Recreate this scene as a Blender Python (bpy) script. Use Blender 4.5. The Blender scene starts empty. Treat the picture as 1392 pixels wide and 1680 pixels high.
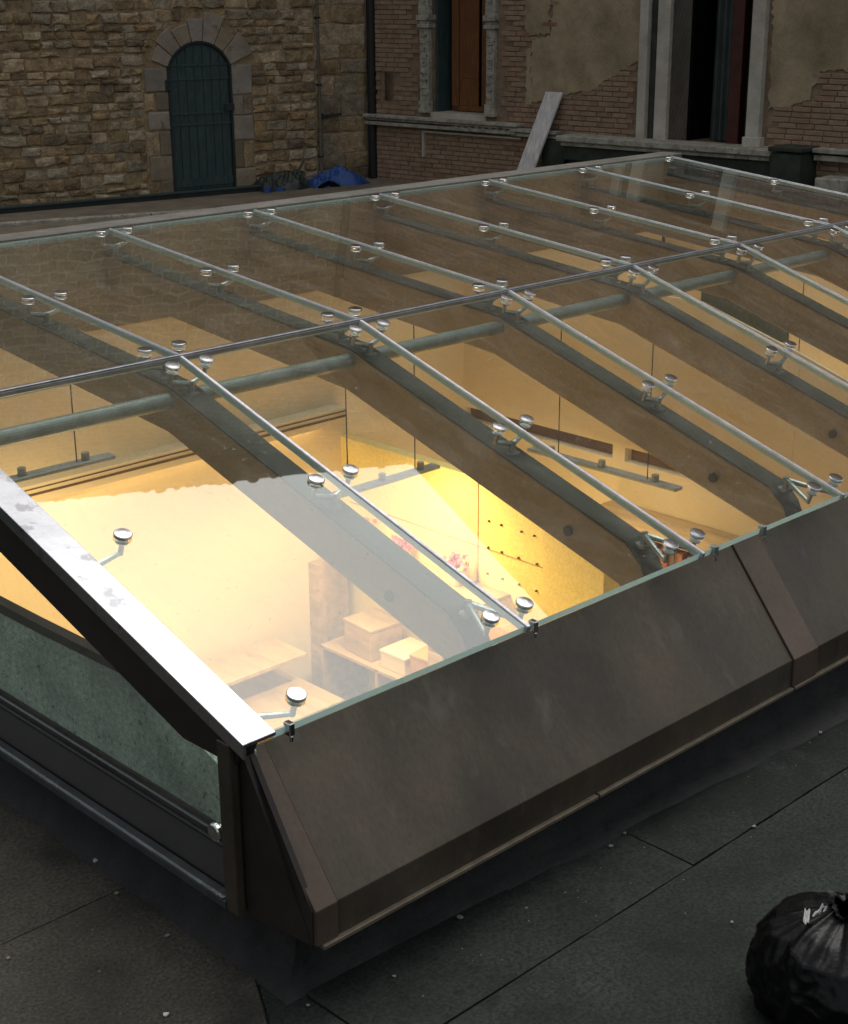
import bpy, bmesh, math, random
from mathutils import Vector, Matrix, noise
S = bpy.context.scene
C = S.collection
rng = random.Random(7)

# ------------------------------------------------------------------ camera
cd = bpy.data.cameras.new("camera"); cam = bpy.data.objects.new("camera", cd); C.objects.link(cam)
# rows are world axes seen from the camera; columns are the camera's own axes
R = Matrix(((0.719133240939296, 0.23235959044588422, -0.65487128697475),
            (-0.6948440487867145, 0.23197857088323146, -0.6807185104848109),
            (-0.006255369040317926, 0.9445607250880139, 0.3282771801075654)))
# camera looks along +X+Y: its -Z axis is minus the third column
cam.matrix_world = Matrix.Translation((0, 0, 3.0)) @ R.to_4x4()
cd.sensor_fit = 'VERTICAL'; cd.sensor_height = 36.0; cd.lens = 2494.24 / 1680 * 36
cd.clip_start = 0.05; cd.clip_end = 500
S.camera = cam
S.render.filter_size = 2.0

# ------------------------------------------------------------------ sky and sun (overcast)
W = bpy.data.worlds.new("World"); S.world = W; W.use_nodes = True
nt = W.node_tree; nt.nodes.clear()
sky = nt.nodes.new('ShaderNodeTexSky'); sky.sky_type = 'NISHITA'; sky.sun_disc = False
SUN_EL, SUN_ROT = math.radians(69), math.radians(60)
sky.sun_elevation = SUN_EL; sky.sun_rotation = SUN_ROT
sky.dust_density = 6.0; sky.air_density = 1.2; sky.ozone_density = 1.0
hs = nt.nodes.new('ShaderNodeHueSaturation'); hs.inputs['Saturation'].default_value = 0.22
bg = nt.nodes.new('ShaderNodeBackground'); bg.inputs['Strength'].default_value = 0.15
ow = nt.nodes.new('ShaderNodeOutputWorld')
nt.links.new(sky.outputs[0], hs.inputs['Color']); nt.links.new(hs.outputs[0], bg.inputs[0]); nt.links.new(bg.outputs[0], ow.inputs[0])
sl = bpy.data.lights.new("sun", 'SUN'); sl.energy = 0.5; sl.angle = math.radians(60); sl.color = (1.0, 0.96, 0.9)
so = bpy.data.objects.new("sun", sl); C.objects.link(so)
sd = Vector((math.sin(SUN_ROT) * math.cos(SUN_EL), math.cos(SUN_ROT) * math.cos(SUN_EL), math.sin(SUN_EL)))
so.rotation_euler = sd.to_track_quat('Z', 'Y').to_euler(); so.location = sd * 40
S.view_settings.view_transform = 'Standard'; S.view_settings.look = 'None'
S.view_settings.exposure = 0.1; S.view_settings.gamma = 1.0; S.view_settings.use_curve_mapping = False
try:
    S.cycles.use_denoising = True
    S.cycles.max_bounces = 12; S.cycles.transparent_max_bounces = 24
    S.cycles.sample_clamp_indirect = 6.0
except Exception:
    pass

# ------------------------------------------------------------------ helpers
def tag(o, label=None, cat=None, group=None, kind=None):
    if label: o['label'] = label
    if cat: o['category'] = cat
    if group: o['group'] = group
    if kind: o['kind'] = kind
    return o

def empty(name, loc, rot=0.0, label=None, cat=None, group=None, kind=None):
    o = bpy.data.objects.new(name, None); C.objects.link(o)
    o.empty_display_size = 0.2
    o.matrix_world = Matrix.Translation(loc) @ Matrix.Rotation(rot, 4, 'Z')
    return tag(o, label, cat, group, kind)

def link_obj(name, me, parent=None, loc=None):
    o = bpy.data.objects.new(name, me); C.objects.link(o)
    if parent is not None: o.parent = parent
    if loc is not None: o.location = loc
    return o

class MB:
    """collects shapes for one mesh"""
    def __init__(s): s.bm = bmesh.new()
    def poly_prism(s, pts, vec):
        vec = Vector(vec); a = [s.bm.verts.new(p) for p in pts]; b = [s.bm.verts.new(Vector(p) + vec) for p in pts]
        n = len(pts); s.bm.faces.new(a); s.bm.faces.new(b[::-1])
        for i in range(n): s.bm.faces.new((a[i], b[i], b[(i + 1) % n], a[(i + 1) % n]))
        return s
    def box(s, a, b):
        x0, y0, z0 = a; x1, y1, z1 = b
        return s.poly_prism([(x0, y0, z0), (x1, y0, z0), (x1, y1, z0), (x0, y1, z0)], (0, 0, z1 - z0))
    def bar(s, p0, p1, w, h, up=(0, 0, 1)):
        p0, p1 = Vector(p0), Vector(p1); d = (p1 - p0).normalized(); sd_ = d.cross(Vector(up)).normalized(); u = sd_.cross(d)
        q = [p0 + sd_ * (w / 2 * i) + u * (h / 2 * j) for i, j in ((-1, -1), (1, -1), (1, 1), (-1, 1))]
        return s.poly_prism(q, p1 - p0)
    def cyl(s, p0, p1, r0, r1=None, n=14):
        if r1 is None: r1 = r0
        p0, p1 = Vector(p0), Vector(p1); d = (p1 - p0).normalized()
        t = Vector((1, 0, 0)) if abs(d.x) < 0.9 else Vector((0, 1, 0)); u = d.cross(t).normalized(); v = d.cross(u)
        A = [s.bm.verts.new(p0 + (u * math.cos(2 * math.pi * i / n) + v * math.sin(2 * math.pi * i / n)) * r0) for i in range(n)]
        B = [s.bm.verts.new(p1 + (u * math.cos(2 * math.pi * i / n) + v * math.sin(2 * math.pi * i / n)) * r1) for i in range(n)]
        s.bm.faces.new(A); s.bm.faces.new(B[::-1])
        for i in range(n): s.bm.faces.new((A[i], B[i], B[(i + 1) % n], A[(i + 1) % n]))
        return s
    def lathe(s, base, axis, prof, n=18):
        base, d = Vector(base), Vector(axis).normalized()
        t = Vector((1, 0, 0)) if abs(d.x) < 0.9 else Vector((0, 1, 0)); u = d.cross(t).normalized(); v = d.cross(u)
        rings = []
        for r, h in prof:
            rings.append([s.bm.verts.new(base + d * h + (u * math.cos(2 * math.pi * i / n) + v * math.sin(2 * math.pi * i / n)) * r) for i in range(n)])
        for k in range(len(rings) - 1):
            for i in range(n): s.bm.faces.new((rings[k][i], rings[k + 1][i], rings[k + 1][(i + 1) % n], rings[k][(i + 1) % n]))
        s.bm.faces.new(rings[0]); s.bm.faces.new(rings[-1][::-1])
        return s
    def grid(s, fn, nu, nv):
        V = [[s.bm.verts.new(fn(i / nu, j / nv)) for j in range(nv + 1)] for i in range(nu + 1)]
        for i in range(nu):
            for j in range(nv): s.bm.faces.new((V[i][j], V[i + 1][j], V[i + 1][j + 1], V[i][j + 1]))
        return s
    def mesh(s, name, m, bevel=0.0, smooth=False):
        bmesh.ops.recalc_face_normals(s.bm, faces=s.bm.faces)
        if bevel > 0:
            bmesh.ops.bevel(s.bm, geom=list(s.bm.edges), offset=bevel, segments=1, affect='EDGES', clamp_overlap=True)
        me = bpy.data.meshes.new(name); s.bm.to_mesh(me); s.bm.free()
        for x in (m if isinstance(m, (list, tuple)) else [m]): me.materials.append(x)
        if smooth:
            for p in me.polygons: p.use_smooth = True
        return me
    def build(s, name, m, parent=None, bevel=0.0, smooth=False, off=None):
        """off: world/local offset subtracted from the vertices so the part sits under its parent"""
        if off is not None: bmesh.ops.translate(s.bm, verts=s.bm.verts, vec=-Vector(off))
        return link_obj(name, s.mesh(name, m, bevel, smooth), parent)

def nodes(name):
    m = bpy.data.materials.new(name); m.use_nodes = True; t = m.node_tree; t.nodes.clear()
    out = t.nodes.new('ShaderNodeOutputMaterial')
    return m, t, out

def N(t, typ, **kw):
    n = t.nodes.new(typ)
    for k, v in kw.items():
        if k in n.inputs: n.inputs[k].default_value = v
        else: setattr(n, k, v)
    return n

def ramp(t, fac, stops):
    r = t.nodes.new('ShaderNodeValToRGB'); t.links.new(fac, r.inputs[0])
    while len(r.color_ramp.elements) < len(stops): r.color_ramp.elements.new(0.5)
    for e, (p, c) in zip(r.color_ramp.elements, stops):
        e.position = p; e.color = (*c, 1) if len(c) == 3 else c
    return r

def mix(t, a, b, fac, mode='MIX'):
    m = t.nodes.new('ShaderNodeMix'); m.data_type = 'RGBA'; m.blend_type = mode; m.clamp_result = False
    for sock, v in ((m.inputs[0], fac), (m.inputs[6], a), (m.inputs[7], b)):
        if hasattr(v, 'is_linked') or isinstance(v, bpy.types.NodeSocket): t.links.new(v, sock)
        elif isinstance(v, (int, float)): sock.default_value = v
        else: sock.default_value = (*v, 1)
    return m.outputs[2]

def g(v): return (v, v, v)

def mat(name, cols, rough=0.8, metal=0.0, spec=0.4, rnd=False, nscale=6.0, var=(0.7, 1.15), fine=60.0, fvar=(0.85, 1.1),
        bump=0.3, bscale=40.0, bdist=0.01, stretch=(1, 1, 1), spots=None, rvar=0.0, coords='Object', coat=0.0):
    """base colour(s) x broad noise x fine noise, with bump; rnd picks among cols per object and per loose piece"""
    m, t, out = nodes(name)
    b = N(t, 'ShaderNodeBsdfPrincipled'); t.links.new(b.outputs[0], out.inputs[0])
    b.inputs['Metallic'].default_value = metal; b.inputs['Roughness'].default_value = rough
    b.inputs['Specular IOR Level'].default_value = spec
    if coat: b.inputs['Coat Weight'].default_value = coat
    tc = N(t, 'ShaderNodeTexCoord'); mp = N(t, 'ShaderNodeMapping'); mp.inputs['Scale'].default_value = stretch
    t.links.new(tc.outputs[coords], mp.inputs[0]); vec = mp.outputs[0]
    oi = N(t, 'ShaderNodeObjectInfo')
    # shift the noise per object so that copies differ
    add = N(t, 'ShaderNodeVectorMath', operation='ADD'); sc_ = N(t, 'ShaderNodeVectorMath', operation='SCALE')
    cmb = N(t, 'ShaderNodeCombineXYZ')
    for i in range(3): t.links.new(oi.outputs['Random'], cmb.inputs[i])
    sc_.inputs['Scale'].default_value = 37.0; t.links.new(cmb.outputs[0], sc_.inputs[0])
    t.links.new(vec, add.inputs[0]); t.links.new(sc_.outputs[0], add.inputs[1]); vec = add.outputs[0]
    if len(cols) > 1:
        if rnd:
            ge = N(t, 'ShaderNodeNewGeometry'); a = N(t, 'ShaderNodeMath', operation='ADD'); f = N(t, 'ShaderNodeMath', operation='FRACT')
            t.links.new(oi.outputs['Random'], a.inputs[0]); t.links.new(ge.outputs['Random Per Island'], a.inputs[1]); t.links.new(a.outputs[0], f.inputs[0])
            fac = f.outputs[0]
        else:
            n0 = N(t, 'ShaderNodeTexNoise', Scale=nscale * 0.6, Detail=5.0); t.links.new(vec, n0.inputs['Vector']); fac = n0.outputs[0]
        col = ramp(t, fac, [((i / (len(cols) - 1)) if rnd else 0.3 + 0.4 * i / (len(cols) - 1), c) for i, c in enumerate(cols)]).outputs[0]
    else:
        rgb = N(t, 'ShaderNodeRGB'); rgb.outputs[0].default_value = (*cols[0], 1); col = rgb.outputs[0]
    n1 = N(t, 'ShaderNodeTexNoise', Scale=nscale, Detail=6.0, Roughness=0.62); t.links.new(vec, n1.inputs['Vector'])
    col = mix(t, col, ramp(t, n1.outputs[0], [(0.3, g(var[0])), (0.7, g(var[1]))]).outputs[0], 1.0, 'MULTIPLY')
    n2 = N(t, 'ShaderNodeTexNoise', Scale=fine, Detail=4.0, Roughness=0.7); t.links.new(vec, n2.inputs['Vector'])
    col = mix(t, col, ramp(t, n2.outputs[0], [(0.3, g(fvar[0])), (0.7, g(fvar[1]))]).outputs[0], 1.0, 'MULTIPLY')
    if spots:   # (scale, low, high, colour, amount)
        n3 = N(t, 'ShaderNodeTexNoise', Scale=spots[0], Detail=3.0, Roughness=0.6); t.links.new(vec, n3.inputs['Vector'])
        col = mix(t, col, spots[3], ramp(t, n3.outputs[0], [(spots[1], g(0)), (spots[2], g(spots[4]))]).outputs[0])
    t.links.new(col, b.inputs['Base Color'])
    if rvar:
        rr = ramp(t, n1.outputs[0], [(0.3, g(max(0.02, rough - rvar))), (0.7, g(min(1, rough + rvar)))]); t.links.new(rr.outputs[0], b.inputs['Roughness'])
    if bump:
        n4 = N(t, 'ShaderNodeTexNoise', Scale=bscale, Detail=8.0, Roughness=0.65); t.links.new(vec, n4.inputs['Vector'])
        bp = N(t, 'ShaderNodeBump', Strength=bump, Distance=bdist); t.links.new(n4.outputs[0], bp.inputs['Height']); t.links.new(bp.outputs[0], b.inputs['Normal'])
    return m

def glass_mat(name, tint, dust=0.03):
    """window glass: clear inside tinted a little, mirror share by the Fresnel law of both its surfaces, a film of dust"""
    m, t, out = nodes(name)
    ge = N(t, 'ShaderNodeNewGeometry')
    ior = N(t, 'ShaderNodeMix'); ior.inputs[2].default_value = 1.52; ior.inputs[3].default_value = 1 / 1.52
    t.links.new(ge.outputs['Backfacing'], ior.inputs[0])
    fr = N(t, 'ShaderNodeFresnel'); t.links.new(ior.outputs[0], fr.inputs['IOR'])
    a = N(t, 'ShaderNodeMath', operation='MULTIPLY'); a.inputs[1].default_value = 2.0; t.links.new(fr.outputs[0], a.inputs[0])
    b1 = N(t, 'ShaderNodeMath', operation='ADD'); b1.inputs[1].default_value = 1.0; t.links.new(fr.outputs[0], b1.inputs[0])
    r = N(t, 'ShaderNodeMath', operation='DIVIDE'); t.links.new(a.outputs[0], r.inputs[0]); t.links.new(b1.outputs[0], r.inputs[1])
    tr = N(t, 'ShaderNodeBsdfTransparent'); tr.inputs[0].default_value = (*tint, 1)
    gl = N(t, 'ShaderNodeBsdfGlossy'); gl.inputs['Roughness'].default_value = 0.012; gl.inputs[0].default_value = (0.95, 1.0, 0.98, 1)
    tc = N(t, 'ShaderNodeTexCoord'); no = N(t, 'ShaderNodeTexNoise', Scale=0.9, Detail=2.0); t.links.new(tc.outputs['Object'], no.inputs['Vector'])
    bp = N(t, 'ShaderNodeBump', Strength=0.05, Distance=0.01); t.links.new(no.outputs[0], bp.inputs['Height']); t.links.new(bp.outputs[0], gl.inputs['Normal'])
    m1 = N(t, 'ShaderNodeMixShader'); t.links.new(r.outputs[0], m1.inputs[0]); t.links.new(tr.outputs[0], m1.inputs[1]); t.links.new(gl.outputs[0], m1.inputs[2])
    df = N(t, 'ShaderNodeBsdfDiffuse'); df.inputs[0].default_value = (0.5, 0.49, 0.45, 1)
    mp = N(t, 'ShaderNodeMapping'); mp.inputs['Scale'].default_value = (3.0, 1.0, 1.0); t.links.new(tc.outputs['Object'], mp.inputs[0])
    n2 = N(t, 'ShaderNodeTexNoise', Scale=2.2, Detail=7.0, Roughness=0.7, Distortion=0.6); t.links.new(mp.outputs[0], n2.inputs['Vector'])
    n3 = N(t, 'ShaderNodeTexNoise', Scale=1.4, Detail=5.0, Roughness=0.75, Distortion=1.2); mp3 = N(t, 'ShaderNodeMapping'); mp3.inputs['Scale'].default_value = (2.5, 1.2, 1.0); mp3.inputs['Rotation'].default_value = (0, 0, .35)
    t.links.new(tc.outputs['Object'], mp3.inputs[0]); t.links.new(mp3.outputs[0], n3.inputs['Vector'])
    ma = N(t, 'ShaderNodeMath', operation='MULTIPLY'); t.links.new(n2.outputs[0], ma.inputs[0]); t.links.new(n3.outputs[0], ma.inputs[1])
    dr = ramp(t, ma.outputs[0], [(0.14, g(dust * 0.25)), (0.28, g(dust * 0.9)), (0.42, g(dust * 1.9))])
    vo = N(t, 'ShaderNodeTexNoise', Scale=42.0, Detail=2.0); t.links.new(tc.outputs['Object'], vo.inputs['Vector'])
    vr = ramp(t, vo.outputs[0], [(0.68, g(0)), (0.74, g(dust * 3.0))]); av = N(t, 'ShaderNodeMath', operation='ADD'); t.links.new(dr.outputs[0], av.inputs[0]); t.links.new(vr.outputs[0], av.inputs[1])
    m2 = N(t, 'ShaderNodeMixShader'); t.links.new(av.outputs[0], m2.inputs[0]); t.links.new(m1.outputs[0], m2.inputs[1]); t.links.new(df.outputs[0], m2.inputs[2])
    t.links.new(m2.outputs[0], out.inputs[0])
    return m

def clear_mat(name, tint):
    m, t, out = nodes(name)
    tr = N(t, 'ShaderNodeBsdfTransparent'); tr.inputs[0].default_value = (*tint, 1); t.links.new(tr.outputs[0], out.inputs[0])
    return m

def courses_mat(name, c1, c2, mortar, bw, bh, warp=0.05, bump=0.6, blotch=(0.6, 1.2), msize=0.012):
    """masonry too far away to build piece by piece: coursed texture with relief (local x along the wall, z up)"""
    m, t, out = nodes(name)
    b = N(t, 'ShaderNodeBsdfPrincipled', Roughness=0.9); b.inputs['Specular IOR Level'].default_value = 0.2; t.links.new(b.outputs[0], out.inputs[0])
    tc = N(t, 'ShaderNodeTexCoord'); sp = N(t, 'ShaderNodeSeparateXYZ'); t.links.new(tc.outputs['Object'], sp.inputs[0])
    cb = N(t, 'ShaderNodeCombineXYZ'); t.links.new(sp.outputs[0], cb.inputs[0]); t.links.new(sp.outputs[2], cb.inputs[1])
    wn = N(t, 'ShaderNodeTexNoise', Scale=1.3, Detail=4.0); t.links.new(cb.outputs[0], wn.inputs['Vector'])
    ws = N(t, 'ShaderNodeVectorMath', operation='SCALE'); ws.inputs['Scale'].default_value = warp * 2; t.links.new(wn.outputs['Color'], ws.inputs[0])
    wa = N(t, 'ShaderNodeVectorMath', operation='ADD'); t.links.new(cb.outputs[0], wa.inputs[0]); t.links.new(ws.outputs[0], wa.inputs[1])
    br = N(t, 'ShaderNodeTexBrick'); t.links.new(wa.outputs[0], br.inputs['Vector'])
    br.inputs['Scale'].default_value = 1.0; br.inputs['Brick Width'].default_value = bw; br.inputs['Row Height'].default_value = bh
    br.inputs['Mortar Size'].default_value = msize; br.inputs['Mortar Smooth'].default_value = 0.3; br.inputs['Bias'].default_value = 0.0
    br.inputs['Color1'].default_value = (*c1, 1); br.inputs['Color2'].default_value = (*c2, 1); br.inputs['Mortar'].default_value = (*mortar, 1)
    n1 = N(t, 'ShaderNodeTexNoise', Scale=0.7, Detail=7.0, Roughness=0.65); t.links.new(cb.outputs[0], n1.inputs['Vector'])
    col = mix(t, br.outputs[0], ramp(t, n1.outputs[0], [(0.3, g(blotch[0])), (0.7, g(blotch[1]))]).outputs[0], 1.0, 'MULTIPLY')
    n2 = N(t, 'ShaderNodeTexNoise', Scale=18.0, Detail=4.0); t.links.new(cb.outputs[0], n2.inputs['Vector'])
    col = mix(t, col, ramp(t, n2.outputs[0], [(0.3, g(0.7)), (0.7, g(1.25))]).outputs[0], 1.0, 'MULTIPLY')
    t.links.new(col, b.inputs['Base Color'])
    sub = N(t, 'ShaderNodeMath', operation='SUBTRACT'); t.links.new(n2.outputs[0], sub.inputs[0]); t.links.new(br.outputs['Fac'], sub.inputs[1])
    bp = N(t, 'ShaderNodeBump', Strength=bump, Distance=0.03); t.links.new(sub.outputs[0], bp.inputs['Height']); t.links.new(bp.outputs[0], b.inputs['Normal'])
    return m

def emit_mat(name, col, strength):
    m, t, out = nodes(name)
    e = N(t, 'ShaderNodeEmission', Strength=strength); e.inputs[0].default_value = (*col, 1); t.links.new(e.outputs[0], out.inputs[0])
    return m

M = {}
M['stone'] = mat('rubble stone', [(0.248, 0.185, 0.105), (0.471, 0.349, 0.205), (0.31, 0.225, 0.125), (0.546, 0.416, 0.26), (0.409, 0.343, 0.24), (0.186, 0.146, 0.095), (0.409, 0.281, 0.145), (0.508, 0.428, 0.31), (0.285, 0.237, 0.16)],
                 0.92, spec=0.2, rnd=True, nscale=7, var=(.5, 1.3), fine=45, fvar=(.6, 1.25), bump=1.0, bscale=16, bdist=0.035)
M['dressed'] = mat('dressed stone', [(0.273, 0.229, 0.173), (0.341, 0.296, 0.24), (0.204, 0.166, 0.111), (0.311, 0.255, 0.178), (0.326, 0.292, 0.252), (0.181, 0.151, 0.111)], 0.88, spec=0.2, rnd=True, nscale=5, var=(.75, 1.12), bump=0.5, bscale=30,
                   spots=(9, .62, .72, (.10, .085, .06), .6))
M['mortar'] = mat('lime mortar', [(0.38, 0.286, 0.17)], 0.95, spec=0.1, nscale=9, var=(.5, 1.2), bump=1.0, bscale=30, bdist=.02)
M['brick'] = mat('old brick', [(0.282, 0.184, 0.123), (0.33, 0.218, 0.149), (0.3, 0.207, 0.143), (0.348, 0.247, 0.171), (0.24, 0.149, 0.101)], 0.92, spec=0.15, rnd=True, nscale=9, coords='Object', var=(.7, 1.2), bump=0.6, bscale=40, spots=(1.4, .46, .62, (.27, .215, .145), .65))
M['brickmortar'] = mat('pale brick mortar', [(0.27, 0.2, 0.134)], 0.95, spec=0.1, nscale=6, var=(.6, 1.15), bump=0.8, bscale=50)
M['plaster'] = mat('worn ochre plaster', [(0.324, 0.26, 0.16), (0.396, 0.325, 0.209), (0.288, 0.224, 0.138)], 0.93, spec=0.15, nscale=2.2, var=(.65, 1.15), fine=30, bump=0.5, bscale=18,
                   spots=(4.5, .6, .7, (.27, .24, .18), .5))
M['trimstone'] = mat('weathered trim stone', [(.33, .31, .25), (.45, .43, .36)], 0.88, spec=0.25, nscale=9, var=(.55, 1.2), bump=0.6, bscale=35, spots=(14, .6, .68, (.06, .06, .045), .8))
M['palestone'] = mat('pale jamb stone', [(0.546, 0.514, 0.44), (0.441, 0.41, 0.33)], 0.85, spec=0.3, nscale=4, var=(.75, 1.1), bump=0.4, bscale=30)
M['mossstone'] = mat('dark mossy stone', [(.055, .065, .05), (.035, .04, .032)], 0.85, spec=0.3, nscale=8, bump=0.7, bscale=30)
M['upstone'] = courses_mat('stone courses', (.45, .365, .23), (.31, .25, .16), (.58, .49, .36), .34, .165, warp=.2, bump=.9, msize=.022)
M['upbrick'] = courses_mat('brick courses', (.31, .18, .115), (.24, .14, .09), (.28, .23, .165), .27, .072, warp=.02, bump=.3, msize=.008)
M['felt'] = mat('bitumen felt', [(0.0122, 0.0152, 0.0129), (0.016, 0.0193, 0.0165), (0.0138, 0.0174, 0.0148), (0.0186, 0.0224, 0.0188)], 0.82, spec=0.17, rnd=True, nscale=2.6, var=(.45, 1.5), fine=75, fvar=(.35, 1.7), bump=0.7, bscale=70, bdist=.006,
                rvar=.12, spots=(2.4, .58, .72, (.007, .008, .0075), .75))
M['membrane'] = mat('black membrane', [(0.015, 0.0158, 0.0165), (0.027, 0.027, 0.027)], 0.75, spec=0.25, nscale=9, var=(.5, 1.5), bump=0.9, bscale=9, bdist=.03, rvar=.2)
M['bronze'] = mat('brown coated sheet metal', [(.033, .033, .028), (.074, .058, .041), (.046, .042, .034)], 0.46, metal=0.25, spec=0.35, nscale=2.2, var=(.6, 1.3), fine=70, fvar=(.82, 1.12), bump=0.10, bscale=2.5, bdist=.03,
                  rvar=.14, stretch=(1, .5, .5), spots=(7.5, .60, .70, (.11, .097, .082), .4))
M['bronzestrip'] = mat('brown cover strip', [(.088, .062, .046)], 0.45, metal=0.2, spec=.4, nscale=3, bump=.05, bscale=6)
M['bronzedark'] = mat('dark brown metal', [(.030, .024, .021)], 0.45, metal=0.3, nscale=4, bump=.05, bscale=8, rvar=.1)
M['steelcap'] = mat('brushed zinc', [(.40, .41, .435)], 0.26, metal=1.0, nscale=5, var=(.9, 1.03), fine=110, fvar=(.95, 1.03), bump=0.05, bscale=6, bdist=.01, spots=(11, .60, .68, (.20, .20, .21), .7), rvar=.1)
M['chrome'] = mat('polished steel', [(.60, .61, .62)], 0.2, metal=1.0, nscale=6, var=(.95, 1.02), bump=0)
M['castalloy'] = mat('cast steel fitting', [(.36, .40, .40)], 0.36, metal=0.85, nscale=20, bump=.15, bscale=60)
M['silicone'] = mat('grey joint strip', [(.52, .52, .56)], 0.33, metal=0.75, nscale=14, var=(.8, 1.1), bump=.1, bscale=40)
M['darkjoint'] = mat('fold joint', [(.30, .30, .33)], 0.30, metal=0.8, nscale=14, bump=.05)
M['glass'] = glass_mat('roof glass', (.90, .945, .915), .05)
M['gglass'] = glass_mat('gable glass', (.92, .97, .94), .05)
M['clear'] = clear_mat('glass underside', (.985, 1, .99))
M['glassedge'] = mat('green glass edge', [(.52, .74, .74)], 0.12, spec=0.8, nscale=3, var=(.9, 1.05), bump=0)
def _edge(m):
    t = m.node_tree; b = [n for n in t.nodes if n.type == 'BSDF_PRINCIPLED'][0]; o = [n for n in t.nodes if n.type == 'OUTPUT_MATERIAL'][0]
    tl = N(t, 'ShaderNodeBsdfTranslucent'); tl.inputs[0].default_value = (.55, .80, .80, 1); mx = N(t, 'ShaderNodeMixShader'); mx.inputs[0].default_value = .45
    t.links.new(b.outputs[0], mx.inputs[1]); t.links.new(tl.outputs[0], mx.inputs[2]); t.links.new(mx.outputs[0], o.inputs[0])
_edge(M['glassedge'])
M['uppertan'] = mat('tan painted upstand', [(0.216, 0.172, 0.112)], 0.8, nscale=3, bump=.1)
M['flash'] = mat('dull lead flashing', [(.10, .095, .08), (.14, .13, .11)], 0.7, nscale=6, bump=.4, bscale=20)
M['feltbrownlit'] = mat('brown grey felt lightened for shade', [(0.0356, 0.0336, 0.0265), (0.0463, 0.043, 0.0337)], 0.82, spec=0.2, nscale=2.2, var=(.5, 1.45), fine=75, fvar=(.38, 1.65), bump=0.7, bscale=70, bdist=.006, rvar=.1, spots=(1.9, .58, .72, (.011, .012, .011), .7))  # brown felt, colour lightened to offset the shade on the left deck
M['trimtan'] = mat('dull tan edge trim', [(.15, .125, .09)], 0.5, metal=.3, nscale=12, bump=.1)
M['sillgrey'] = mat('blue grey sill metal', [(.065, .070, .078)], 0.38, metal=.4, nscale=6, bump=.08, bscale=12)
M['rafter'] = mat('grey painted steel rafter', [(.245, .19, .115), (.215, .165, .10)], 0.5, spec=0.4, nscale=5, var=(.85, 1.1), bump=.05, rvar=.08)
M['topplate'] = mat('dark green grey plate', [(0.0384, 0.0446, 0.0348), (0.0496, 0.0527, 0.0408)], 0.6, spec=.25, nscale=4, bump=.1)
M['tube'] = mat('grey steel tube', [(0.202, 0.238, 0.217)], 0.4, spec=0.5, metal=.2, nscale=8, bump=.05)
M['cream'] = mat('cream wall paint', [(.70, .58, .40)], 0.85, spec=0.2, nscale=1.2, var=(.93, 1.04), fine=40, fvar=(.97, 1.02), bump=.05)
M['yellowwall'] = mat('warm yellow wall paint', [(.80, .65, .27)], 0.8, spec=0.2, nscale=1.5, var=(.95, 1.03), bump=.04)
M['floorwood'] = mat('oak floor', [(.35, .22, .11), (.28, .17, .08)], 0.5, nscale=3, stretch=(1, 6, 1), bump=.1)
M['beech'] = mat('beech board', [(.50, .35, .19), (.44, .30, .16)], 0.55, nscale=3, stretch=(6, 1, 6), bump=.05)
M['darkwood'] = mat('dark wood', [(.13, .075, .04), (.10, .055, .03)], 0.55, nscale=5, stretch=(5, 1, 5), bump=.1)
M['orangewood'] = mat('varnished shutter wood', [(.20, .085, .03), (.15, .06, .02)], 0.5, nscale=6, stretch=(8, 8, 1), bump=.1)
M['redwood'] = mat('red brown post paint', [(.075, .022, .015)], 0.5, nscale=6, bump=.1)
M['render'] = mat('painted deck reflection', [(.44, .53, .45), (.54, .62, .53)], 0.95, spec=0.2, nscale=1.8, var=(.45, 1.2), fine=40, fvar=(.65, 1.2), bump=1.0, bscale=60, bdist=.012,  # green grey colour stands for the deck reflected in the gable glass
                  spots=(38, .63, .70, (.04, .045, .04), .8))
M['iron'] = mat('green black iron', [(.018, .028, .028), (.024, .034, .034)], 0.55, spec=0.45, nscale=7, bump=.2, bscale=30)
M['doorgreen'] = mat('dark green door paint', [(0.0316, 0.0562, 0.0562), (0.0456, 0.0737, 0.0702)], 0.6, spec=0.4, nscale=7, stretch=(4, 4, 1), var=(.7, 1.25), bump=.2, bscale=30)
M['pipeblack'] = mat('black pipe paint', [(.014, .013, .012)], 0.5, nscale=6, bump=.1)
M['pipegrey'] = mat('grey pipe', [(.13, .12, .09)], 0.7, nscale=6, bump=.2)
M['bag'] = mat('black bin bag', [(.002, .0022, .0024)], 0.24, spec=0.22, nscale=5, bump=.35, bscale=14, bdist=.02, rvar=.08)
M['paper'] = mat('white paper', [(.42, .43, .42)], 0.8, nscale=8, bump=.3, bscale=20)
M['tarpgreen'] = mat('dark green plastic sheet', [(.015, .026, .019), (.05, .06, .048)], 0.32, spec=0.5, nscale=5, bump=.7, bscale=12, bdist=.03)
M['tarpblue'] = mat('blue tarpaulin', [(0.0135, 0.0576, 0.238), (0.0225, 0.0896, 0.324)], 0.4, spec=0.5, nscale=5, bump=.6, bscale=14, bdist=.03)
M['tarpnavy'] = mat('navy sheet', [(.008, .02, .09)], 0.5, bump=.4)
M['plank'] = mat('grey weathered board', [(.64, .62, .60), (.70, .68, .66)], 0.85, nscale=4, stretch=(5, 5, 1), bump=.3, bscale=20)
M['paving'] = mat('back terrace paving', [(.24, .195, .14), (.17, .145, .105)], 0.9, nscale=3, bump=.6, bscale=25, spots=(12, .62, .7, (.2, .18, .15), .6))
M['curtain'] = mat('grey green curtain', [(0.0585, 0.078, 0.0715), (0.078, 0.0975, 0.091)], 0.85, spec=.2, nscale=3, bump=.1)
M['black'] = mat('dark room', [(.006, .006, .006)], 0.9, spec=.1, bump=0)
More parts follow.
